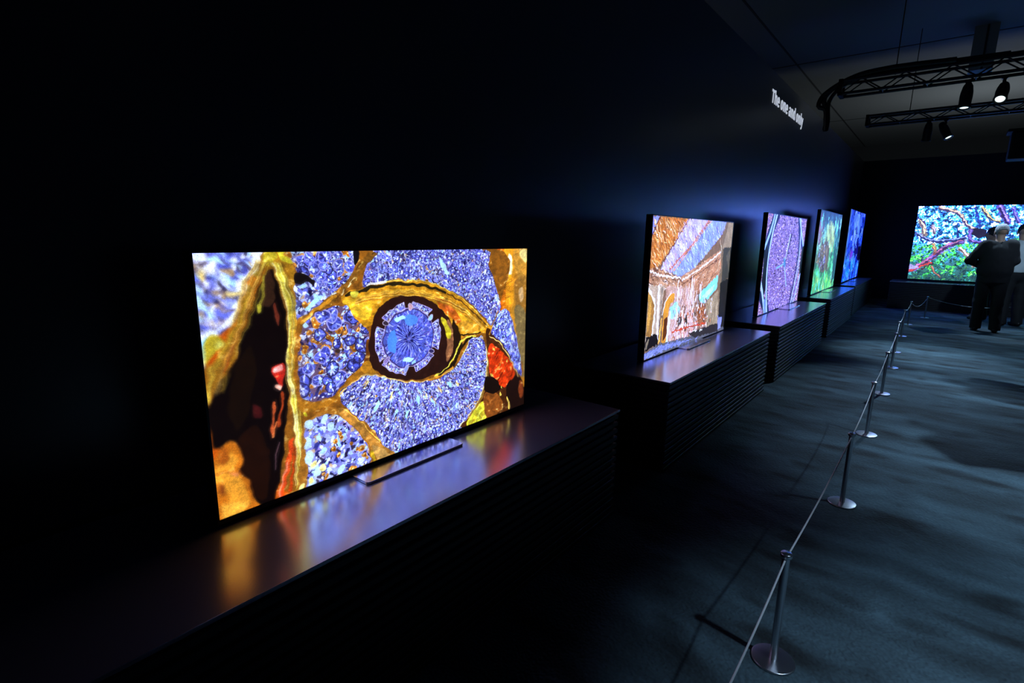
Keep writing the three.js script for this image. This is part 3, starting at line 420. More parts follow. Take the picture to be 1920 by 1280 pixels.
  limb([427, 234, 429, 304, 457, 334, 545, 352], 28, [104, 84, 146], [150, 136, 190], [60, 46, 100]); limb([608, 18, 640, 87, 679, 155], 54, [90, 80, 140], [160, 150, 206], [40, 34, 80]); limb([697, 30, 722, 97, 752, 155], 30, [90, 86, 156], [140, 140, 200], [46, 46, 100]);
  fill(g, [-6, 579, 65, 587, 77, 608, -0, 622], [150, 150, 160]);
  return finish(c, { warp: 7, s: 44, grain: 0.25, broad: 0.12, blur: 2, gain: FAR_GAIN });
}
// ---------------------------------------------------------------- materials
function fbm(x, y, o = 4) { let s = 0, a = 0.5, f = 1; for (let i = 0; i < o; i++) { s += a * n2(x * f, y * f); a *= 0.5; f *= 2.03; } return s; }
// carpet: short pile brushed in patches, 6 m of it per tile; wraps by mirroring
const carpetMap = dataTex(1024, (u, v) => {
  const x = u * 6, y = v * 6, nap = fbm(x * 2.3 + 0.35 * n2(x * 0.5, y * 0.5), y * 0.9, 4), foot = Math.max(0, n2(x * 4.6 + 40, y * 2.0) - 0.4), grain = n2(x * 90, y * 90) * 0.5 + n2(x * 41, y * 37) * 0.5;
  const k = 1 + 0.55 * nap - 0.7 * foot + 0.16 * grain; return [58 * k, 76 * k, 84 * k];
}, true);
carpetMap.wrapS = carpetMap.wrapT = THREE.MirroredRepeatWrapping;
const carpetBump = dataTex(1024, (u, v) => { const x = u * 6, y = v * 6; const k = 128 + 60 * fbm(x * 2.4, y * 1.0, 3) + 46 * n2(x * 95, y * 95) + 20 * n2(x * 44, y * 40); return [k, k, k]; }, false);
carpetBump.wrapS = carpetBump.wrapT = THREE.MirroredRepeatWrapping;
const M = {
  carpet: std({ map: carpetMap, bumpMap: carpetBump, bumpScale: 0.02, roughness: 0.95 }),
  wall: phy({ color: lin(0.012, 0.016, 0.034), roughness: 0.33, ior: 2.1 }),
  wallFar: std({ color: lin(0.006, 0.0065, 0.012), roughness: 0.6 }),
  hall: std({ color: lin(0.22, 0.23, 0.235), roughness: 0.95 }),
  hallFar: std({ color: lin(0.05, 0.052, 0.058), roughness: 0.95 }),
  ceiling: std({ color: lin(0.16, 0.165, 0.175), roughness: 0.95 }),
  seam: std({ color: lin(0.03, 0.03, 0.034), roughness: 0.9 }),
  cabinet: std({ color: lin(0.006, 0.006, 0.0075), roughness: 0.55 }),
  slat: std({ color: lin(0.014, 0.0135, 0.014), roughness: 0.5 }),
  bezel: std({ color: lin(0.004, 0.004, 0.005), roughness: 0.35 }),
  steel: std({ color: lin(0.62, 0.62, 0.66), metalness: 1, roughness: 0.28 }),
  satin: std({ color: lin(0.62, 0.61, 0.66), metalness: 1, roughness: 0.22 }),
  cord: std({ color: lin(0.84, 0.86, 0.88), roughness: 0.55 }),
  black: std({ color: lin(0.006, 0.006, 0.007), roughness: 0.95 }),
  rig: std({ color: lin(0.006, 0.006, 0.007), roughness: 0.5 }),
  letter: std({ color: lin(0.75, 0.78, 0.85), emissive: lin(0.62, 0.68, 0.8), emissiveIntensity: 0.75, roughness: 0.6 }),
  skin: std({ color: lin(0.42, 0.25, 0.18), roughness: 0.55 }),
  suit: std({ color: lin(0.006, 0.006, 0.009), roughness: 0.85 }),
  trousers: std({ color: lin(0.007, 0.007, 0.010), roughness: 0.85 }),
  shoe: std({ color: lin(0.01, 0.009, 0.009), roughness: 0.4 }),
  shirt: std({ color: lin(0.55, 0.6, 0.64), roughness: 0.8 }),
  greyHair: std({ color: lin(0.34, 0.34, 0.36), roughness: 0.8 }),
  darkHair: std({ color: lin(0.012, 0.010, 0.009), roughness: 0.6 }),
  knit: std({ color: lin(0.05, 0.055, 0.075), roughness: 0.9 }),
  lens: std({ color: lin(0.8, 0.85, 0.85), emissive: lin(0.8, 0.95, 0.92), emissiveIntensity: 1.4, roughness: 0.3 }),
  lensOff: std({ color: lin(0.05, 0.05, 0.055), roughness: 0.15 }),
};
// powder-coated cabinet top: fine orange-peel grain under a semi-gloss coat
const peel = dataTex(512, (u, v) => { const k = 128 + 60 * n2(u * 150, v * 150) + 40 * n2(u * 75 + 9, v * 75); return [k, k, k]; }, false, 1, 1);
M.top = std({ color: lin(0.46, 0.48, 0.62), metalness: 0.75, roughness: 0.22, bumpMap: peel, bumpScale: 0.00012 });

// ---------------------------------------------------------------- the setting
const uvScale = (g, k) => { const p = g.attributes.position, n = g.attributes.normal, uv = g.attributes.uv; for (let i = 0; i < p.count; i++) { const ax = Math.abs(n.getX(i)), ay = Math.abs(n.getY(i)); if (ay > 0.5) uv.setXY(i, p.getX(i) / k, p.getZ(i) / k); else if (ax > 0.5) uv.setXY(i, p.getZ(i) / k, p.getY(i) / k); else uv.setXY(i, p.getX(i) / k, p.getY(i) / k); } return g; };
struct('floor', uvScale(boxAt(-6, 25, -0.2, 0, -7, 10), 6), M.carpet, 'dark grey green carpet with brushed patches', 'floor');
struct('wall_left', boxAt(-6, 16.28, 0, 3.365, -1.99, -1.84), M.wall, 'dark navy satin partition wall behind the row of televisions', 'wall');
struct('wall_far', boxAt(16.13, 16.28, 0, 3.365, -1.84, 10), M.wallFar, 'black partition wall across the end of the aisle', 'wall');
struct('wall_outer_left', boxAt(-6, 25, 0, 5.2, -7.2, -7), M.hall, 'grey hall wall beyond the left partition', 'wall');
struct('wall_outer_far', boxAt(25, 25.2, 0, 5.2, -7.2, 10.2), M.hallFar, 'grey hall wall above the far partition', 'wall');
struct('wall_right', boxAt(-6, 25, 0, 5.2, 10, 10.2), M.wall, 'dark wall on the right side of the hall', 'wall');
struct('wall_near', boxAt(-6.2, -6, 0, 5.2, -7.2, 10.2), M.wall, 'dark wall behind the viewer', 'wall');
{
  const c = struct('ceiling', boxAt(-6.2, 25.2, 5.0, 5.2, -7.2, 10.2), M.ceiling, 'grey plasterboard ceiling of the hall', 'ceiling');
  const cross = boxAt(-0.02, 0.02, 4.994, 5.0, -7, 10);
  for (const x of [6.2, 12.9, 19.4]) { const s = mesh('panel_joint', cross, M.seam, c); s.position.x = x; }
  for (const z of [-2.9, 1.6]) mesh('panel_joint', boxAt(-6, 25, 4.994, 5.0, z - 0.018, z + 0.018), M.seam, c);
}
{
  struct('trim_1', boxAt(-6, 25, 4.62, 5.0, -4.1, -3.75), M.ceiling, 'boxed-in beam under the ceiling left of the trusses', 'beam');
}

// ---------------------------------------------------------------- wall lettering
const font = await new FontLoader().loadAsync('fonts/droid/droid_sans_bold.typeface.json');
{
  const sign = thing('wall_lettering', 'white glowing words The one and only high on the dark wall', 'sign', [7.13, 3.028, -1.839]);
  const words = 'The one and only', size = 0.1468;
  let x = 0; const made = [];
  for (const ch of words) {
    const adv = font.data.glyphs[ch].ha / font.data.resolution * size;
    if (ch !== ' ') { const g = new TextGeometry(ch, { font, size, depth: 0.003, curveSegments: 6, bevelEnabled: false }); made.push([ch, g, x]); }
    x += adv * (ch === ' ' ? 0.85 : 0.99);
  }
  const k = 1.778 / x;
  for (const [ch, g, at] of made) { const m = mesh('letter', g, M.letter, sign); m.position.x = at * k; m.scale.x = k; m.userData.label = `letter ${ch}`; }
}

// ---------------------------------------------------------------- cabinets
const PITCH = 0.0372, SLATS = 15, TOP = 0.577;
function uBar(w, d, t, h) {                            // one slat: a bar that runs round the front and both ends
  const s = new THREE.Shape(); s.moveTo(-w / 2, -d); s.lineTo(-w / 2, 0); s.lineTo(w / 2, 0); s.lineTo(w / 2, -d); s.lineTo(w / 2 - t, -d); s.lineTo(w / 2 - t, -t); s.lineTo(-w / 2 + t, -t); s.lineTo(-w / 2 + t, -d); s.closePath();
  const g = new THREE.ExtrudeGeometry(s, { depth: h - 0.006, bevelEnabled: true, bevelSize: 0.003, bevelThickness: 0.003, bevelSegments: 1, bevelOffset: -0.003 });
  g.rotateX(-Math.PI / 2); g.scale(1, 1, -1);
  const ix = g.index; if (!ix) { const p = g.attributes.position; for (const at of Object.values(g.attributes)) { const a = at.array, n = at.itemSize; for (let i = 0; i < p.count; i += 3) for (let q = 0; q < n; q++) { const t2 = a[(i + 1) * n + q]; a[(i + 1) * n + q] = a[(i + 2) * n + q]; a[(i + 2) * n + q] = t2; } } }
  g.computeVertexNormals(); return g;
}
function cabinet(x, z, len, depth, turn, label, group) {   // origin: middle of the front at the floor, front faces local +z
  const o = thing('display_cabinet', label, 'cabinet', [x, 0, z], turn, group);
  mesh('carcass', boxAt(-len / 2 + 0.02, len / 2 - 0.02, 0, TOP - 0.012, -depth, -0.02), M.cabinet, o);
  const topGeo = uvScale(rboxAt(-len / 2, len / 2, TOP - 0.012, TOP, -depth, 0, 0.002), 0.5);
  mesh('top_panel', topGeo, M.top, o);
  const bar = uBar(len - 0.008, depth - 0.01, 0.02, 0.023);
  for (let k = 0; k < SLATS; k++) { const s = mesh('slat', bar, M.slat, o); s.position.set(0, 0.008 + k * PITCH + 0.003, -0.006); }
  return o;
}
const ROW = 'slatted cabinets along the left wall';
cabinet(1.148, -1.135, 2.235, 0.68, 0, 'low slatted black cabinet nearest the viewer under the jewel picture', ROW);
cabinet(4.068, -1.142, 2.33, 0.68, 0, 'low slatted black cabinet under the television showing a vaulted hall', ROW);
cabinet(6.935, -1.145, 2.61, 0.68, 0, 'low slatted black cabinet under the television with the lilac glitter clock', ROW);
cabinet(10.155, -1.168, 2.585, 0.65, 0, 'low slatted black cabinet under the green television picture', ROW);
cabinet(13.375, -1.205, 2.95, 0.62, 0, 'low slatted black cabinet under the deep blue television picture', ROW);
cabinet(14.02, 0.83, 3.3, 0.9, -Math.PI / 2, 'long slatted black cabinet under the tree picture at the far end');

// ---------------------------------------------------------------- televisions
function television(w, h, paint, at, turn, label, o = {}) {  // origin: on the cabinet under the middle of the screen; screen faces local +z
  const t = thing('television', label, 'television', at, turn, o.group);
  const lift = o.lift, b = 0.007, bb = Math.min(0.014, o.lift - 0.003), tex = canvasTex(paint());
  const scr = mesh('screen', new THREE.PlaneGeometry(w, h), std({ color: lin(0.004, 0.004, 0.005), roughness: 0.5, emissive: lin(...(o.gain ?? PANEL_GAIN)), emissiveMap: tex, emissiveIntensity: SCREEN_GLOW }), t);
  scr.position.set(0, lift + h / 2, 0);
  scr.userData.label = o.picture;
  const s = new THREE.Shape(); s.moveTo(-w / 2 - b, lift - bb); s.lineTo(w / 2 + b, lift - bb); s.lineTo(w / 2 + b, lift + h + b); s.lineTo(-w / 2 - b, lift + h + b); s.closePath();
  const hole = new THREE.Path(); hole.moveTo(-w / 2, lift); hole.lineTo(-w / 2, lift + h); hole.lineTo(w / 2, lift + h); hole.lineTo(w / 2, lift); hole.closePath(); s.holes.push(hole);
  const fr = new THREE.ExtrudeGeometry(s, { depth: 0.008, bevelEnabled: true, bevelSize: 0.001, bevelThickness: 0.001, bevelSegments: 1, bevelOffset: -0.001 }); fr.translate(0, 0, -0.005);
  mesh('bezel', fr, M.bezel, t);
  mesh('rear_housing', rboxAt(-w / 2 - b, w / 2 + b, lift - bb, lift + h + b, -0.045, -0.004, 0.004), M.bezel, t);
  const p = o.plate, ps = new THREE.Shape(), r = 0.018;
  ps.moveTo(-p.w / 2 + r, -p.f); ps.lineTo(p.w / 2 - r, -p.f); ps.quadraticCurveTo(p.w / 2, -p.f, p.w / 2, -p.f + r); ps.lineTo(p.w / 2, 0.16); ps.lineTo(-p.w / 2, 0.16); ps.lineTo(-p.w / 2, -p.f + r); ps.quadraticCurveTo(-p.w / 2, -p.f, -p.w / 2 + r, -p.f);
  const pg = new THREE.ExtrudeGeometry(ps, { depth: 0.006, bevelEnabled: true, bevelSize: 0.0015, bevelThickness: 0.0015, bevelSegments: 2, bevelOffset: -0.0015 }); pg.rotateX(-Math.PI / 2); pg.translate(0, 0.0015 + 0.0005, 0); pg.scale(1, 1, 1);
  mesh('stand_plate', pg, M.satin, t).position.set(p.x ?? 0, 0, 0);
  mesh('stand_neck', rboxAt((p.x ?? 0) - p.w * 0.3, (p.x ?? 0) + p.w * 0.3, 0.005, lift + 0.25, -0.085, -0.045, 0.006), M.bezel, t);
  const L = new THREE.RectAreaLight(0xffffff, o.light ?? 0.6, w, h); L.name = 'screen_light'; L.color.setRGB(...o.tint);
  L.position.set(0, lift + h / 2, LIGHT_Z); L.rotation.y = Math.PI; t.add(L);
  return t;
}

const TVROW = 'televisions along the left wall';
television(1.416, 0.752, paintJewel, [1.248, TOP, -1.5], 0, 'nearest television showing a close-up of gold and blue diamonds', { lift: 0.025, plate: { w: 0.465, f: 0.10, x: -0.045 }, tint: [0.7, 0.6, 0.75], group: TVROW, picture: 'glowing picture of a gold jewel set with blue diamonds' });
television(1.70, 0.972, paintHall, [4.147, TOP, -1.5], 0, 'television showing a ruined stone hall with a painted vault', { lift: 0.008, plate: { w: 0.5, f: 0.09 }, tint: [0.7, 0.6, 0.62], group: TVROW, picture: 'glowing picture of a hall with a striped vault' });
television(2.04, 1.103, paintClock, [7.17, TOP, -1.5], 0, 'television showing a lilac glitter clock dial with pale hands', { lift: 0.012, plate: { w: 0.62, f: 0.14, x: 0.2 }, tint: [0.6, 0.5, 0.9], group: TVROW, picture: 'glowing picture of a lilac glitter dial' });
television(2.12, 1.267, paintReef, [10.2, TOP, -1.5], 0, 'television showing a green and teal underwater picture', { lift: 0.021, plate: { w: 0.66, f: 0.14, x: 0.1 }, tint: [0.35, 0.9, 0.7], group: TVROW, picture: 'glowing picture of green growth' });
television(2.46, 1.415, paintDeep, [13.45, TOP, -1.5], 0, 'farthest television of the left row with a deep blue picture', { lift: 0.03, plate: { w: 0.7, f: 0.13 }, tint: [0.15, 0.35, 1], group: TVROW, picture: 'glowing deep blue picture' });
television(2.74, 1.539, paintTree, [14.5, TOP, 0.83], -Math.PI / 2, 'very large television at the far end showing tree branches and leaves', { lift: 0.049, gain: FAR_GAIN, plate: { w: 0.9, f: 0.2 }, light: 1.5, tint: [0.5, 0.8, 0.95], picture: 'glowing picture of branches against bright leaves' });

// ---------------------------------------------------------------- rope barrier
const postParts = {
  base: lathe([[0, 0], [0.067, 0], [0.069, 0.002], [0.069, 0.006], [0.066, 0.009], [0.025, 0.011], [0, 0.011]], 48),
  pole: lathe([[0.0125, 0.008], [0.0125, 0.395], [0, 0.395]], 20),
  cap: lathe([[0, 0.392], [0.017, 0.392], [0.0185, 0.395], [0.0185, 0.404], [0.016, 0.408], [0, 0.409]], 24),
};
const posts = [[0.42, -0.262], [1.775, -0.264], [3.205, -0.246], [4.54, -0.262], [5.91, -0.274], [7.25, -0.285], [8.33, -0.315], [9.85, -0.328], [11.36, -0.312], [12.65, -0.112], [12.72, 1.35]];
const which = ['beside the viewer below the picture', 'nearest in view, beside the front cabinet', 'second in view, by the gap between the first two cabinets', 'third in view, beside the vaulted hall television', 'fourth in view, at the end of the second cabinet', 'fifth in view, beside the clock television', 'sixth in view, past the clock television', 'seventh in view, beside the green television', 'last of the straight row, beside the blue television', 'first one in front of the far cabinet', 'behind the man in the dark suit'];
posts.forEach(([x, z], i) => {
  const p = thing('barrier_post', `short steel barrier post ${which[i]}`, 'post', [x, 0, z], 0, 'low steel rope posts');
  mesh('base', postParts.base, M.steel, p); mesh('pole', postParts.pole, M.steel, p); mesh('cap', postParts.cap, M.steel, p);
});
const runs = ['nearest cord, leaving the bottom of the picture', 'cord between the nearest post and the second post', 'cord beside the vaulted hall television, second to third post', 'cord beside the clock cabinet, third to fourth post', 'cord past the clock cabinet, fourth to fifth post', 'cord beside the gap after the clock, fifth to sixth post', 'cord beside the green television, sixth to seventh post', 'last cord of the straight row', 'short drooping cord turning towards the far cabinet', 'drooping cord in front of the far cabinet'];
const sags = [0.05, 0.018, 0.022, 0.03, 0.03, 0.03, 0.04, 0.04, 0.11, 0.12];
for (let i = 0; i + 1 < posts.length; i++) {
  const [ax, az] = posts[i], [bx, bz] = posts[i + 1], d = Math.hypot(bx - ax, bz - az), ux = (bx - ax) / d, uz = (bz - az) / d, y = 0.386, pts = [];
  for (let k = 0; k <= 16; k++) { const t = k / 16, s = 0.0165 + t * (d - 0.033); pts.push([ax + ux * s, y - sags[i] * 4 * t * (1 - t), az + uz * s]); }
  const c = tag(mesh(numbered('barrier_rope'), tube(pts, 0.003, 48, 8), M.cord), `pale elastic ${runs[i]}`, 'rope', 'cords between the posts'); scene.add(c);
}

// ---------------------------------------------------------------- people
function nets(f, lo, hi, h) {                          // smooth surface of f = 0
  const n = [0, 1, 2].map((k) => Math.ceil((hi[k] - lo[k]) / h) + 1), [nx, ny, nz] = n, F = new Float32Array(nx * ny * nz), id = (i, j, k) => i + nx * (j + ny * k);
  for (let k = 0; k < nz; k++) for (let j = 0; j < ny; j++) for (let i = 0; i < nx; i++) F[id(i, j, k)] = f(lo[0] + i * h, lo[1] + j * h, lo[2] + k * h);
  const vert = new Int32Array(nx * ny * nz).fill(-1), P = [], I = [];
  const E = [[0, 1], [0, 2], [0, 4], [1, 3], [1, 5], [2, 3], [2, 6], [3, 7], [4, 5], [4, 6], [5, 7], [6, 7]];
  for (let k = 0; k + 1 < nz; k++) for (let j = 0; j + 1 < ny; j++) for (let i = 0; i + 1 < nx; i++) {
    const v = []; let m = 0; for (let q = 0; q < 8; q++) { v[q] = F[id(i + (q & 1), j + ((q >> 1) & 1), k + (q >> 2))]; if (v[q] < 0) m |= 1 << q; }
    if (m === 0 || m === 255) continue;
    let c = [0, 0, 0], w = 0;
    for (const [a, b] of E) if ((v[a] < 0) !== (v[b] < 0)) { const t = v[a] / (v[a] - v[b]); for (let d = 0; d < 3; d++) { const p = (a >> d) & 1, q = (b >> d) & 1; c[d] += p + (q - p) * t; } w++; }
    vert[id(i, j, k)] = P.length / 3; P.push(lo[0] + (i + c[0] / w) * h, lo[1] + (j + c[1] / w) * h, lo[2] + (k + c[2] / w) * h);
  }
  const quad = (a, b, c, d, flip) => { if (a < 0 || b < 0 || c < 0 || d < 0) return; if (flip) I.push(a, c, b, a, d, c); else I.push(a, b, c, a, c, d); };
  for (let k = 1; k + 1 < nz; k++) for (let j = 1; j + 1 < ny; j++) for (let i = 1; i + 1 < nx; i++) {
    const s = F[id(i, j, k)] < 0;
    if (s !== (F[id(i + 1, j, k)] < 0)) quad(vert[id(i, j - 1, k - 1)], vert[id(i, j, k - 1)], vert[id(i, j, k)], vert[id(i, j - 1, k)], !s);
    if (s !== (F[id(i, j + 1, k)] < 0)) quad(vert[id(i - 1, j, k - 1)], vert[id(i - 1, j, k)], vert[id(i, j, k)], vert[id(i, j, k - 1)], !s);
    if (s !== (F[id(i, j, k + 1)] < 0)) quad(vert[id(i - 1, j - 1, k)], vert[id(i, j - 1, k)], vert[id(i, j, k)], vert[id(i - 1, j, k)], !s);
  }
  const g = new THREE.BufferGeometry(); g.setAttribute('position', new THREE.Float32BufferAttribute(P, 3)); g.setIndex(I); g.computeVertexNormals();
  g.setAttribute('uv', new THREE.Float32BufferAttribute(new Float32Array(P.length / 3 * 2), 2)); return g;
}
const cap = (a, b, r0, r1, sx = 1, sz = 1) => { const d = [(b[0] - a[0]) * sx, b[1] - a[1], (b[2] - a[2]) * sz], L = d[0] * d[0] + d[1] * d[1] + d[2] * d[2] || 1e-9; return (x, y, z) => { const p = [(x - a[0]) * sx, y - a[1], (z - a[2]) * sz], t = Math.max(0, Math.min(1, (p[0] * d[0] + p[1] * d[1] + p[2] * d[2]) / L)); return Math.hypot(p[0] - d[0] * t, p[1] - d[1] * t, p[2] - d[2] * t) - (r0 + (r1 - r0) * t); }; };
const ell = (c, r) => (x, y, z) => { const k = Math.hypot((x - c[0]) / r[0], (y - c[1]) / r[1], (z - c[2]) / r[2]); return (k - 1) * Math.min(...r); };
const blend = (fs, k) => (x, y, z) => { let d = 1e3; for (const f of fs) { const v = f(x, y, z), h = Math.max(0, Math.min(1, 0.5 + 0.5 * (v - d) / k)); d = v * (1 - h) + d * h - k * h * (1 - h); } return d; };
// a standing figure, 1.75 m tall, facing local +z; pose gives elbows, wrists, feet and the turn of the head
function person(label, at, turn, p, group) {
  const o = thing('person', label, 'person', at, turn, group), S = p.scale ?? 1; o.scale.setScalar(S);
  const sh = [p.shoulder ?? 0.185, 1.42, -0.01], hip = [0.095, 0.9, 0];
  const arm = [-1, 1].map((s, i) => [[s * sh[0], sh[1], sh[2]], p.elbow[i], p.wrist[i]]);
  const leg = [-1, 1].map((s, i) => [[s * hip[0], hip[1], hip[2]], p.knee?.[i] ?? [s * 0.11, 0.49, 0.02], p.foot?.[i] ?? [s * 0.12, 0.075, -0.03]]);
  const lean = p.head ?? [0, 1.6, 0.03], hy = lean[1], hz = lean[2], hx = lean[0];
  const neck = cap([0, 1.42, -0.01], [hx * 0.8, hy - 0.06, hz - 0.02], 0.062, 0.054);
  // the body: trunk, limbs, head and hands in one surface
  const parts = [cap([0, 0.95, 0], [0, 1.3, 0], 0.095, 0.11, 0.68, 1), cap([-0.15, 1.4, -0.01], [0.15, 1.4, -0.01], 0.055, 0.055), neck];
  for (const a of arm) parts.push(cap(a[0], a[1], 0.046, 0.037), cap(a[1], a[2], 0.037, 0.026));
  for (const l of leg) parts.push(cap(l[0], l[1], 0.078, 0.052), cap(l[1], l[2], 0.05, 0.036), cap(l[2], [l[2][0] * 1.15, 0.04, l[2][2] + 0.15], 0.034, 0.028));
  const trunk = nets(blend(parts, 0.03), [-0.6, 0, -0.35], [0.6, hy - 0.02, 0.6], 0.016);
  const yaw = p.look ?? 0, cy = Math.cos(yaw), sy = Math.sin(yaw);
  const inHead = (f) => (x, y, z) => { const X = x - hx, Z = z - hz; return f(X * cy - Z * sy, y - hy, X * sy + Z * cy); };
  const skull = blend([ell([0, 0.045, -0.012], [0.076, 0.09, 0.096]), ell([0, -0.03, 0.022], [0.058, 0.078, 0.068]), cap([0, 0.016, 0.088], [0, -0.022, 0.106], 0.009, 0.014), cap([-0.03, 0.028, 0.072], [0.03, 0.028, 0.072], 0.013, 0.013), cap([-0.018, -0.052, 0.079], [0.018, -0.052, 0.079], 0.009, 0.009), ell([0, -0.088, 0.058], [0.026, 0.02, 0.022]), ell([-0.079, 0.0, -0.008], [0.012, 0.032, 0.02]), ell([0.079, 0.0, -0.008], [0.012, 0.032, 0.02]), cap([0, -0.05, -0.02], [0, -0.2, -0.04], 0.052, 0.056)], 0.018);
  const eyes = (x, y, z) => Math.min(Math.hypot(x - 0.031, y - 0.008, z - 0.092), Math.hypot(x + 0.031, y - 0.008, z - 0.092)) - 0.014;
  const head = nets(inHead((x, y, z) => Math.max(skull(x, y, z), -eyes(x, y, z))), [hx - 0.15, hy - 0.19, hz - 0.15], [hx + 0.15, hy + 0.17, hz + 0.15], 0.006);
  const hands = arm.map((a, i) => {
    const s = i ? 1 : -1, w = V(...a[2]), dir = V(...(p.handDir?.[i] ?? [0, -1, 0.1])).normalize(), across = V(...(p.handAcross?.[i] ?? [0, 0, 1])).normalize(); across.addScaledVector(dir, -across.dot(dir)).normalize();
    const nrm = V(0, 0, 0).crossVectors(dir, across).multiplyScalar(s), A = (u, v, q) => { const e = w.clone().addScaledVector(dir, u).addScaledVector(across, v).addScaledVector(nrm, q); return [e.x, e.y, e.z]; };
    const f = [cap(A(-0.02, 0, 0), A(0.03, 0, 0), 0.026, 0.027), cap(A(0.03, -0.022, 0), A(0.085, -0.024, 0), 0.018, 0.015), cap(A(0.03, 0.022, 0), A(0.085, 0.026, 0), 0.019, 0.015), cap(A(0.03, 0, 0), A(0.09, 0, 0), 0.019, 0.015)];
    [[0.03, 0.066], [0.01, 0.076], [-0.011, 0.07], [-0.03, 0.054]].forEach(([v, len]) => { f.push(cap(A(0.085, v, 0), A(0.085 + len * 0.55, v * 1.05, -len * 0.22), 0.0095, 0.009), cap(A(0.085 + len * 0.55, v * 1.05, -len * 0.22), A(0.085 + len * 0.85, v * 1.05, -len * 0.62), 0.009, 0.008)); });
    f.push(cap(A(0.02, 0.024, 0), A(0.055, 0.054, -0.012), 0.014, 0.011), cap(A(0.055, 0.054, -0.012), A(0.085, 0.06, -0.028), 0.011, 0.009));
    const q = A(0.07, 0, 0); return nets(blend(f, 0.006), q.map((v) => v - 0.14), q.map((v) => v + 0.14), 0.0055);
  });
  mesh('body', mergeGeometries([trunk, head, ...hands]), M.skin, o);
  // clothes
  const chest = [cap([0, 1.0, 0], [0, 1.3, -0.005], p.belly ?? 0.135, 0.142, 0.7, 1), cap([0.02 - sh[0], 1.405, -0.012], [sh[0] - 0.02, 1.405, -0.012], 0.075, 0.075), cap([0, 0.83, 0], [0, 1.0, 0], 0.142, 0.135, 0.72, 1)];
  const sleeve = (a) => [cap(a[0], a[1], 0.075, 0.058), cap(a[1], a[1].map((v, k) => v + (a[2][k] - v) * 0.93), 0.058, 0.044)];
  const coat = blend([...chest, ...sleeve(arm[0]), ...sleeve(arm[1])], 0.035), hem = p.hem ?? 0.8, collar = 1.49;
  const neckHole = cap([0, 1.4, 0.0], [hx * 0.8, hy - 0.02, hz - 0.01], 0.06, 0.062);
  const fold = (x, y, z) => 0.004 * n3(x * 14, y * 7, z * 14);
  mesh(p.coatName ?? 'jacket', nets((x, y, z) => Math.max(coat(x, y, z) + fold(x, y, z), hem - y, y - collar, -neckHole(x, y, z)), [-0.62, hem - 0.05, -0.36], [0.62, 1.56, 0.62], 0.0145), p.coat ?? M.suit, o);
  const tr = blend([cap([0, 0.88, 0], [0, 1.0, 0], 0.128, 0.12, 0.72, 1), ...leg.flatMap((l) => [cap(l[0], l[1], 0.112, 0.082), cap(l[1], [l[2][0], 0.06, l[2][2]], 0.082, 0.076)])], 0.03);
  mesh('trousers', nets((x, y, z) => Math.max(tr(x, y, z) + fold(x, y, z), 0.04 - y, y - 1.0), [-0.45, 0, -0.4], [0.45, 1.05, 0.4], 0.0145), p.legs ?? M.trousers, o);
  for (const l of leg) {
    const f = [l[2][0] * 1.15, 0, l[2][2]];
    mesh('shoe', nets((x, y, z) => Math.max(blend([cap([l[2][0], 0.05, l[2][2] - 0.035], [f[0], 0.035, f[2] + 0.17], 0.044, 0.037), cap([l[2][0], 0.06, l[2][2]], [l[2][0], 0.09, l[2][2]], 0.045, 0.04)], 0.02)(x, y, z), 0.002 - y), [l[2][0] - 0.12, -0.02, l[2][2] - 0.14], [l[2][0] + 0.14, 0.15, l[2][2] + 0.28], 0.009), M.shoe, o);
  }
  const hs = p.hairline ?? 0.02, hair = (x, y, z) => { const shell = ell([0, 0.046, -0.016], [0.086, 0.1, 0.107])(x, y, z) + 0.004 * n3(x * 60, y * 60, z * 60); const cut = -(y - hs + (z > 0 ? -z * 0.5 : z * 0.9)); const bald = p.bald ? 0.045 - Math.hypot(x, (z + 0.01) * 0.9) + (y < 0.06 ? 1 : 0) * -0.1 : -1; return Math.max(shell, cut, p.bald ? (y > 0.105 ? 0.01 : -1) : -1, bald > 0 && y > 0.1 ? bald : -1); };
  mesh('hair', nets(inHead(hair), [hx - 0.15, hy - 0.16, hz - 0.16], [hx + 0.15, hy + 0.19, hz + 0.16], 0.007), p.hair, o);
  return o;
}
const FWD = Math.PI / 2;                               // local +z to world +x
const folded = { elbow: [[-0.31, 1.16, 0.0], [0.31, 1.16, 0.0]], wrist: [[-0.1, 1.02, 0.22], [0.1, 1.03, 0.22]], handDir: [[0.85, -0.2, 0.3], [-0.85, -0.2, 0.3]], handAcross: [[0, 1, 0], [0, 1, 0]] };
const hanging = { elbow: [[-0.27, 1.13, -0.03], [0.27, 1.13, -0.03]], wrist: [[-0.28, 0.88, 0.06], [0.28, 0.88, 0.06]] };
person('man in a dark suit with short grey hair seen from behind', [11.4, 0, 0.67], FWD + 0.06, { ...folded, elbow: [[-0.225, 1.16, 0.0], [0.33, 1.15, 0.0]], shoulder: 0.165, scale: 0.985, hair: M.greyHair, hairline: -0.05, belly: 0.16, look: 0.15, foot: [[-0.13, 0.075, -0.05], [0.1, 0.075, 0.06]] });
person('dark haired person in a pale shirt right of the man in the suit', [12.5, 0, 1.03], FWD + 0.5, { ...folded, coat: M.shirt, coatName: 'shirt', hem: 0.93, hair: M.darkHair, hairline: -0.03, look: -0.4 });
person('dark haired person half hidden behind the man in the suit', [13.2, 0, 0.69], FWD + 1.5, { ...hanging, hair: M.darkHair, hairline: -0.05, look: 0.3, coat: M.knit, scale: 0.98 });
person('visitor in dark clothes outside the view casting the nearer shadow on the carpet', [4.52, 0, 0.9], -FWD + 1.2, { ...folded, hair: M.darkHair, hairline: -0.04 });
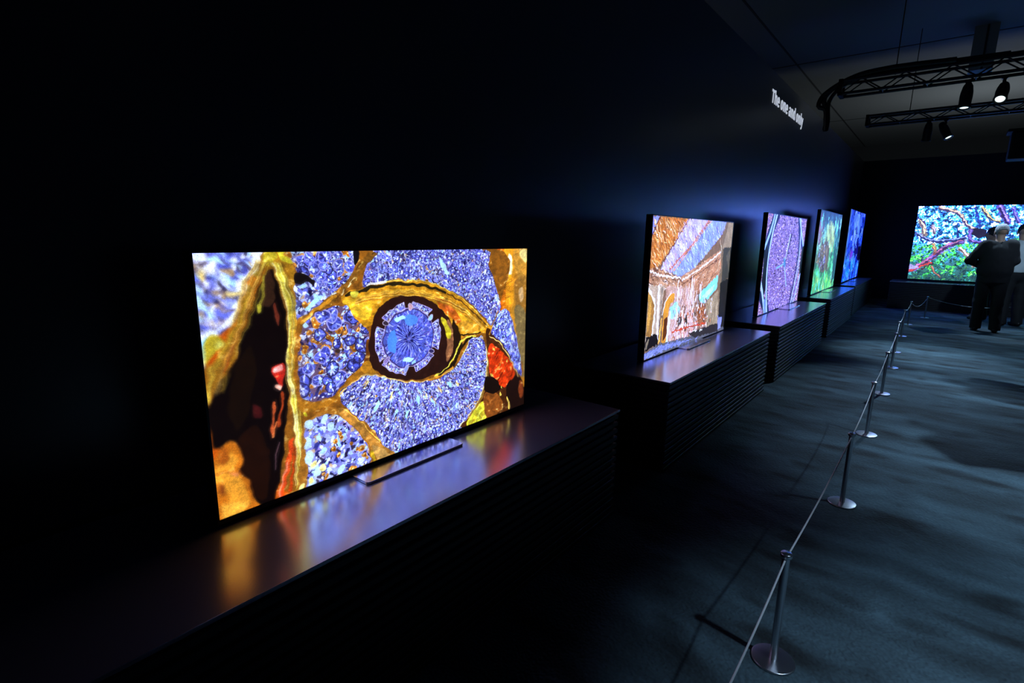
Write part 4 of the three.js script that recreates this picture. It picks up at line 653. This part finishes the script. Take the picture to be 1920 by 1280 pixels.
person('visitor in dark clothes outside the view casting the farther shadow on the carpet', [6.66, 0, 1.1], -FWD + 1.5, { ...hanging, hair: M.darkHair, hairline: -0.04 });

// ---------------------------------------------------------------- lighting rig
function truss(x, y, z0, z1, h, label) {               // box truss across the aisle
  const o = thing('lighting_truss', label, 'truss', [x, y, z0], 0, 'black box trusses above the aisle'), L = z1 - z0, w = 0.22, r = 0.02;
  for (const dx of [-w / 2, w / 2]) for (const dy of [0, h]) mesh('chord', rod([dx, dy, 0], [dx, dy, L], r), M.rig, o);
  const step = 0.24, n = Math.floor(L / step);
  for (let k = 0; k < n; k++) for (const dx of [-w / 2, w / 2]) mesh('brace', rod([dx, k % 2 ? h : 0, k * step], [dx, k % 2 ? 0 : h, (k + 1) * step], 0.009, 6), M.rig, o);
  for (let k = 0; k <= n; k += 2) mesh('cross_bar', rod([-w / 2, 0, k * step], [w / 2, 0, k * step], 0.009, 6), M.rig, o);
  const end = []; for (const dy of [0, h]) end.push(boxAt(-w / 2 - r, w / 2 + r, dy - r, dy + r, -0.03, 0.02)); for (const dx of [-w / 2, w / 2]) end.push(boxAt(dx - r, dx + r, -r, h + r, -0.03, 0.02));
  mesh('end_frame', mergeGeometries(end), M.rig, o);
  for (const hz of [0.6, L - 0.6]) mesh('hanger_wire', rod([0, h, hz], [0, 5.0 - y, hz], 0.006, 6), M.rig, o);
  return o;
}
const nearTruss = truss(9.05, 3.42, -1.42, 5.5, 0.17, 'nearer black box truss with cables along its top');
truss(12.05, 3.5, -1.4, 5.5, 0.15, 'farther black box truss with a square end');
truss(1.45, 3.75, 0.3, 5.5, 0.17, 'black box truss over the viewer, outside the view');
truss(3.85, 3.75, 0.3, 5.5, 0.17, 'black box truss over the second cabinet, outside the view');
truss(6.3, 3.75, 0.9, 5.5, 0.17, 'black box truss over the clock television, outside the view');
{
  const loom = mergeGeometries([
    tube([[9.05, 3.64, 3], [9.05, 3.63, 0.5], [9.06, 3.64, -0.4], [9.05, 3.63, -1.1], [9.05, 3.6, -1.36], [9.05, 3.5, -1.56], [9.05, 3.38, -1.63], [9.05, 3.3, -1.6], [9.05, 3.18, -1.56], [9.05, 2.98, -1.57]], 0.032, 90, 8),
    tube([[9.0, 3.66, -0.2], [9.0, 3.68, -0.9], [9.02, 3.65, -1.25], [9.03, 3.55, -1.5], [9.03, 3.42, -1.66], [9.03, 3.3, -1.68], [9.04, 3.26, -1.6], [9.04, 3.1, -1.57], [9.04, 2.96, -1.56]], 0.03, 70, 8),
    tube([[9.08, 3.66, 0.3], [9.08, 3.67, -0.7], [9.07, 3.63, -1.2], [9.06, 3.52, -1.45], [9.06, 3.36, -1.56], [9.05, 3.1, -1.545], [9.05, 2.97, -1.55]], 0.026, 70, 8)]);
  loom.translate(-9.05, -3.42, 1.42); mesh('cable_loom', loom, M.rig, nearTruss).userData.label = 'thick black cables drooping off the truss end';
}
const spotGeo = {
  clamp: boxAt(-0.03, 0.03, -0.03, 0, -0.03, 0.03),
  yoke: mergeGeometries([boxAt(-0.085, 0.085, -0.03, -0.02, -0.015, 0.015), boxAt(-0.085, -0.079, -0.16, -0.02, -0.015, 0.015), boxAt(0.079, 0.085, -0.16, -0.02, -0.015, 0.015)]),
  can: lathe([[0, 0.14], [0.035, 0.14], [0.05, 0.11], [0.062, 0.04], [0.066, -0.02], [0.062, -0.1], [0.068, -0.15], [0.068, -0.165], [0.05, -0.165], [0.048, -0.13], [0, -0.13]], 28),
  lens: new THREE.CylinderGeometry(0.047, 0.047, 0.01, 28),
};
function spot(x, y, z, target, o) {                    // y: underside of the chord it hangs from
  const t = thing('spotlight', o.label, 'spotlight', [x, y, z], 0, 'black stage spots on the trusses');
  mesh('clamp', spotGeo.clamp, M.rig, t); mesh('yoke', spotGeo.yoke, M.rig, t);
  const head = V(x, y - 0.17, z), dir = V(...target).sub(head).normalize(), q = new THREE.Quaternion().setFromUnitVectors(V(0, -1, 0), dir);
  const can = mesh('can', spotGeo.can, M.rig, t); can.position.set(0, -0.17, 0); can.quaternion.copy(q);
  const ln = mesh('lens', spotGeo.lens, o.cd ? M.lens : M.lensOff, can); ln.position.y = -0.145; ln.userData.label = o.cd ? 'lit white lens' : 'unlit dark lens';
  if (o.cd) {
    const L = new THREE.SpotLight(0xffffff, o.cd, 0, o.angle ?? 0.5, 1, 2); L.color.setRGB(...(o.color ?? [0.6, 0.88, 1.18])); L.name = 'spot_beam'; L.castShadow = true; L.shadow.radius = 3;
    L.position.copy(head).addScaledVector(dir, 0.17); L.target.position.set(...target); scene.add(L, L.target); L.target.name = 'spot_aim';
  }
  return t;
}
spot(9.05, 3.398, -0.045, [8.4, 0, -0.1], { label: 'lit spot hanging from the nearer truss, left of the brighter one', cd: RIG_CANDELA, angle: 0.35 });
spot(9.05, 3.398, 0.29, [6.5, 0.6, 0.0], { label: 'brightest lit spot at the right on the nearer truss', cd: RIG_CANDELA, angle: 0.35 });
spot(12.05, 3.478, -0.5, [12.6, 0, -0.6], { label: 'unlit spot at the left on the farther truss' });
spot(12.05, 3.478, -0.27, [11.45, 1.3, 0.75], { label: 'lit spot on the farther truss beside the unlit one', cd: RIG_CANDELA * 0.8, angle: 0.35 });
spot(9.05, 3.398, 1.9, [12.2, 1.0, 0.95], { label: 'spot outside the view on the nearer truss aimed at the visitors', cd: RIG_CANDELA * 0.5, angle: 0.3 });
spot(9.05, 3.398, 1.3, [8.7, 0, 0.5], { label: 'spot outside the view on the nearer truss aimed at the carpet', cd: RIG_CANDELA * 0.42, angle: 0.5 });
spot(12.05, 3.478, 1.3, [11.0, 0, 0.35], { label: 'spot outside the view on the farther truss aimed at the carpet', cd: RIG_CANDELA * 0.4, angle: 0.45 });
spot(1.45, 3.728, 1.75, [1.75, 0, 0.8], { label: 'spot outside the view over the nearest post', cd: SPOT_CANDELA * 1.1, angle: 0.4 });
spot(3.85, 3.728, 1.75, [4.05, 0, 0.75], { label: 'spot outside the view over the second post', cd: SPOT_CANDELA, angle: 0.42 });
spot(6.3, 3.728, 1.95, [7.1, 0, 0.8], { label: 'spot outside the view over the carpet beside the clock television', cd: SPOT_CANDELA, angle: 0.34 });
// a black loudspeaker cluster hangs at the right edge of the view
{
  const s = thing('hanging_loudspeaker', 'black loudspeaker hanging below the farther truss at the right edge', 'loudspeaker', [12.05, 2.74, 0.78]);
  mesh('cabinet', rboxAt(-0.2, 0.2, 0, 0.42, -0.19, 0.24, 0.02), M.black, s); mesh('bracket', mergeGeometries([boxAt(-0.03, 0.03, 0.42, 0.74, -0.02, 0.02), boxAt(-0.22, 0.22, 0.42, 0.46, -0.24, 0.26)]), M.black, s);
  mesh('grille', rboxAt(-0.21, -0.198, 0.02, 0.4, -0.17, 0.22, 0.004), M.black, s);
}
{
  const d = thing('air_duct', 'pale grey vertical duct dropping from the hall ceiling behind the trusses', 'duct', [12.6, 4.3, 0.06]);
  mesh('shaft', boxAt(-0.15, 0.15, 0, 0.7, -0.16, 0.16), M.hall, d); mesh('joint', boxAt(-0.16, -0.15, 0, 0.7, 0.0, 0.03), M.seam, d);
}
// unseen lamps behind the partitions, placed to light the hall ceiling from below
function lamp(name, label, at, cd, color, size) {
  const t = thing(name, label, 'lamp', at);
  mesh('stand', mergeGeometries([rod([0, -at[1] + 0.02, 0], [0, -0.14, 0], 0.02), new THREE.CylinderGeometry(0.22, 0.24, 0.03, 24).translate(0, -at[1] + 0.016, 0), rod([0, -0.14, 0], [0, -size, 0], 0.03)]), M.rig, t);
  mesh('bulb', new THREE.SphereGeometry(size, 24, 16), std({ color: lin(0.8, 0.8, 0.8), emissive: lin(...color), emissiveIntensity: 1.5, roughness: 0.4 }), t);
  const L = new THREE.PointLight(0xffffff, cd, 0, 2); L.color.setRGB(...color); L.castShadow = true; L.shadow.radius = 3; L.name = 'lamp_light'; t.add(L);
}
lamp('unseen_hall_lamp', 'unseen lamp behind the far partition, placed to light the far ceiling', [17.3, 2.8, 0.5], HALL_CANDELA, [0.88, 1, 1.02], 0.12);
lamp('unseen_hall_lamp', 'unseen lamp behind the left partition, placed to light the ceiling above it', [9, 2.2, -4.6], HALL_CANDELA * 0.05, [0.85, 0.93, 1], 0.12);
renderer.render(scene, camera);
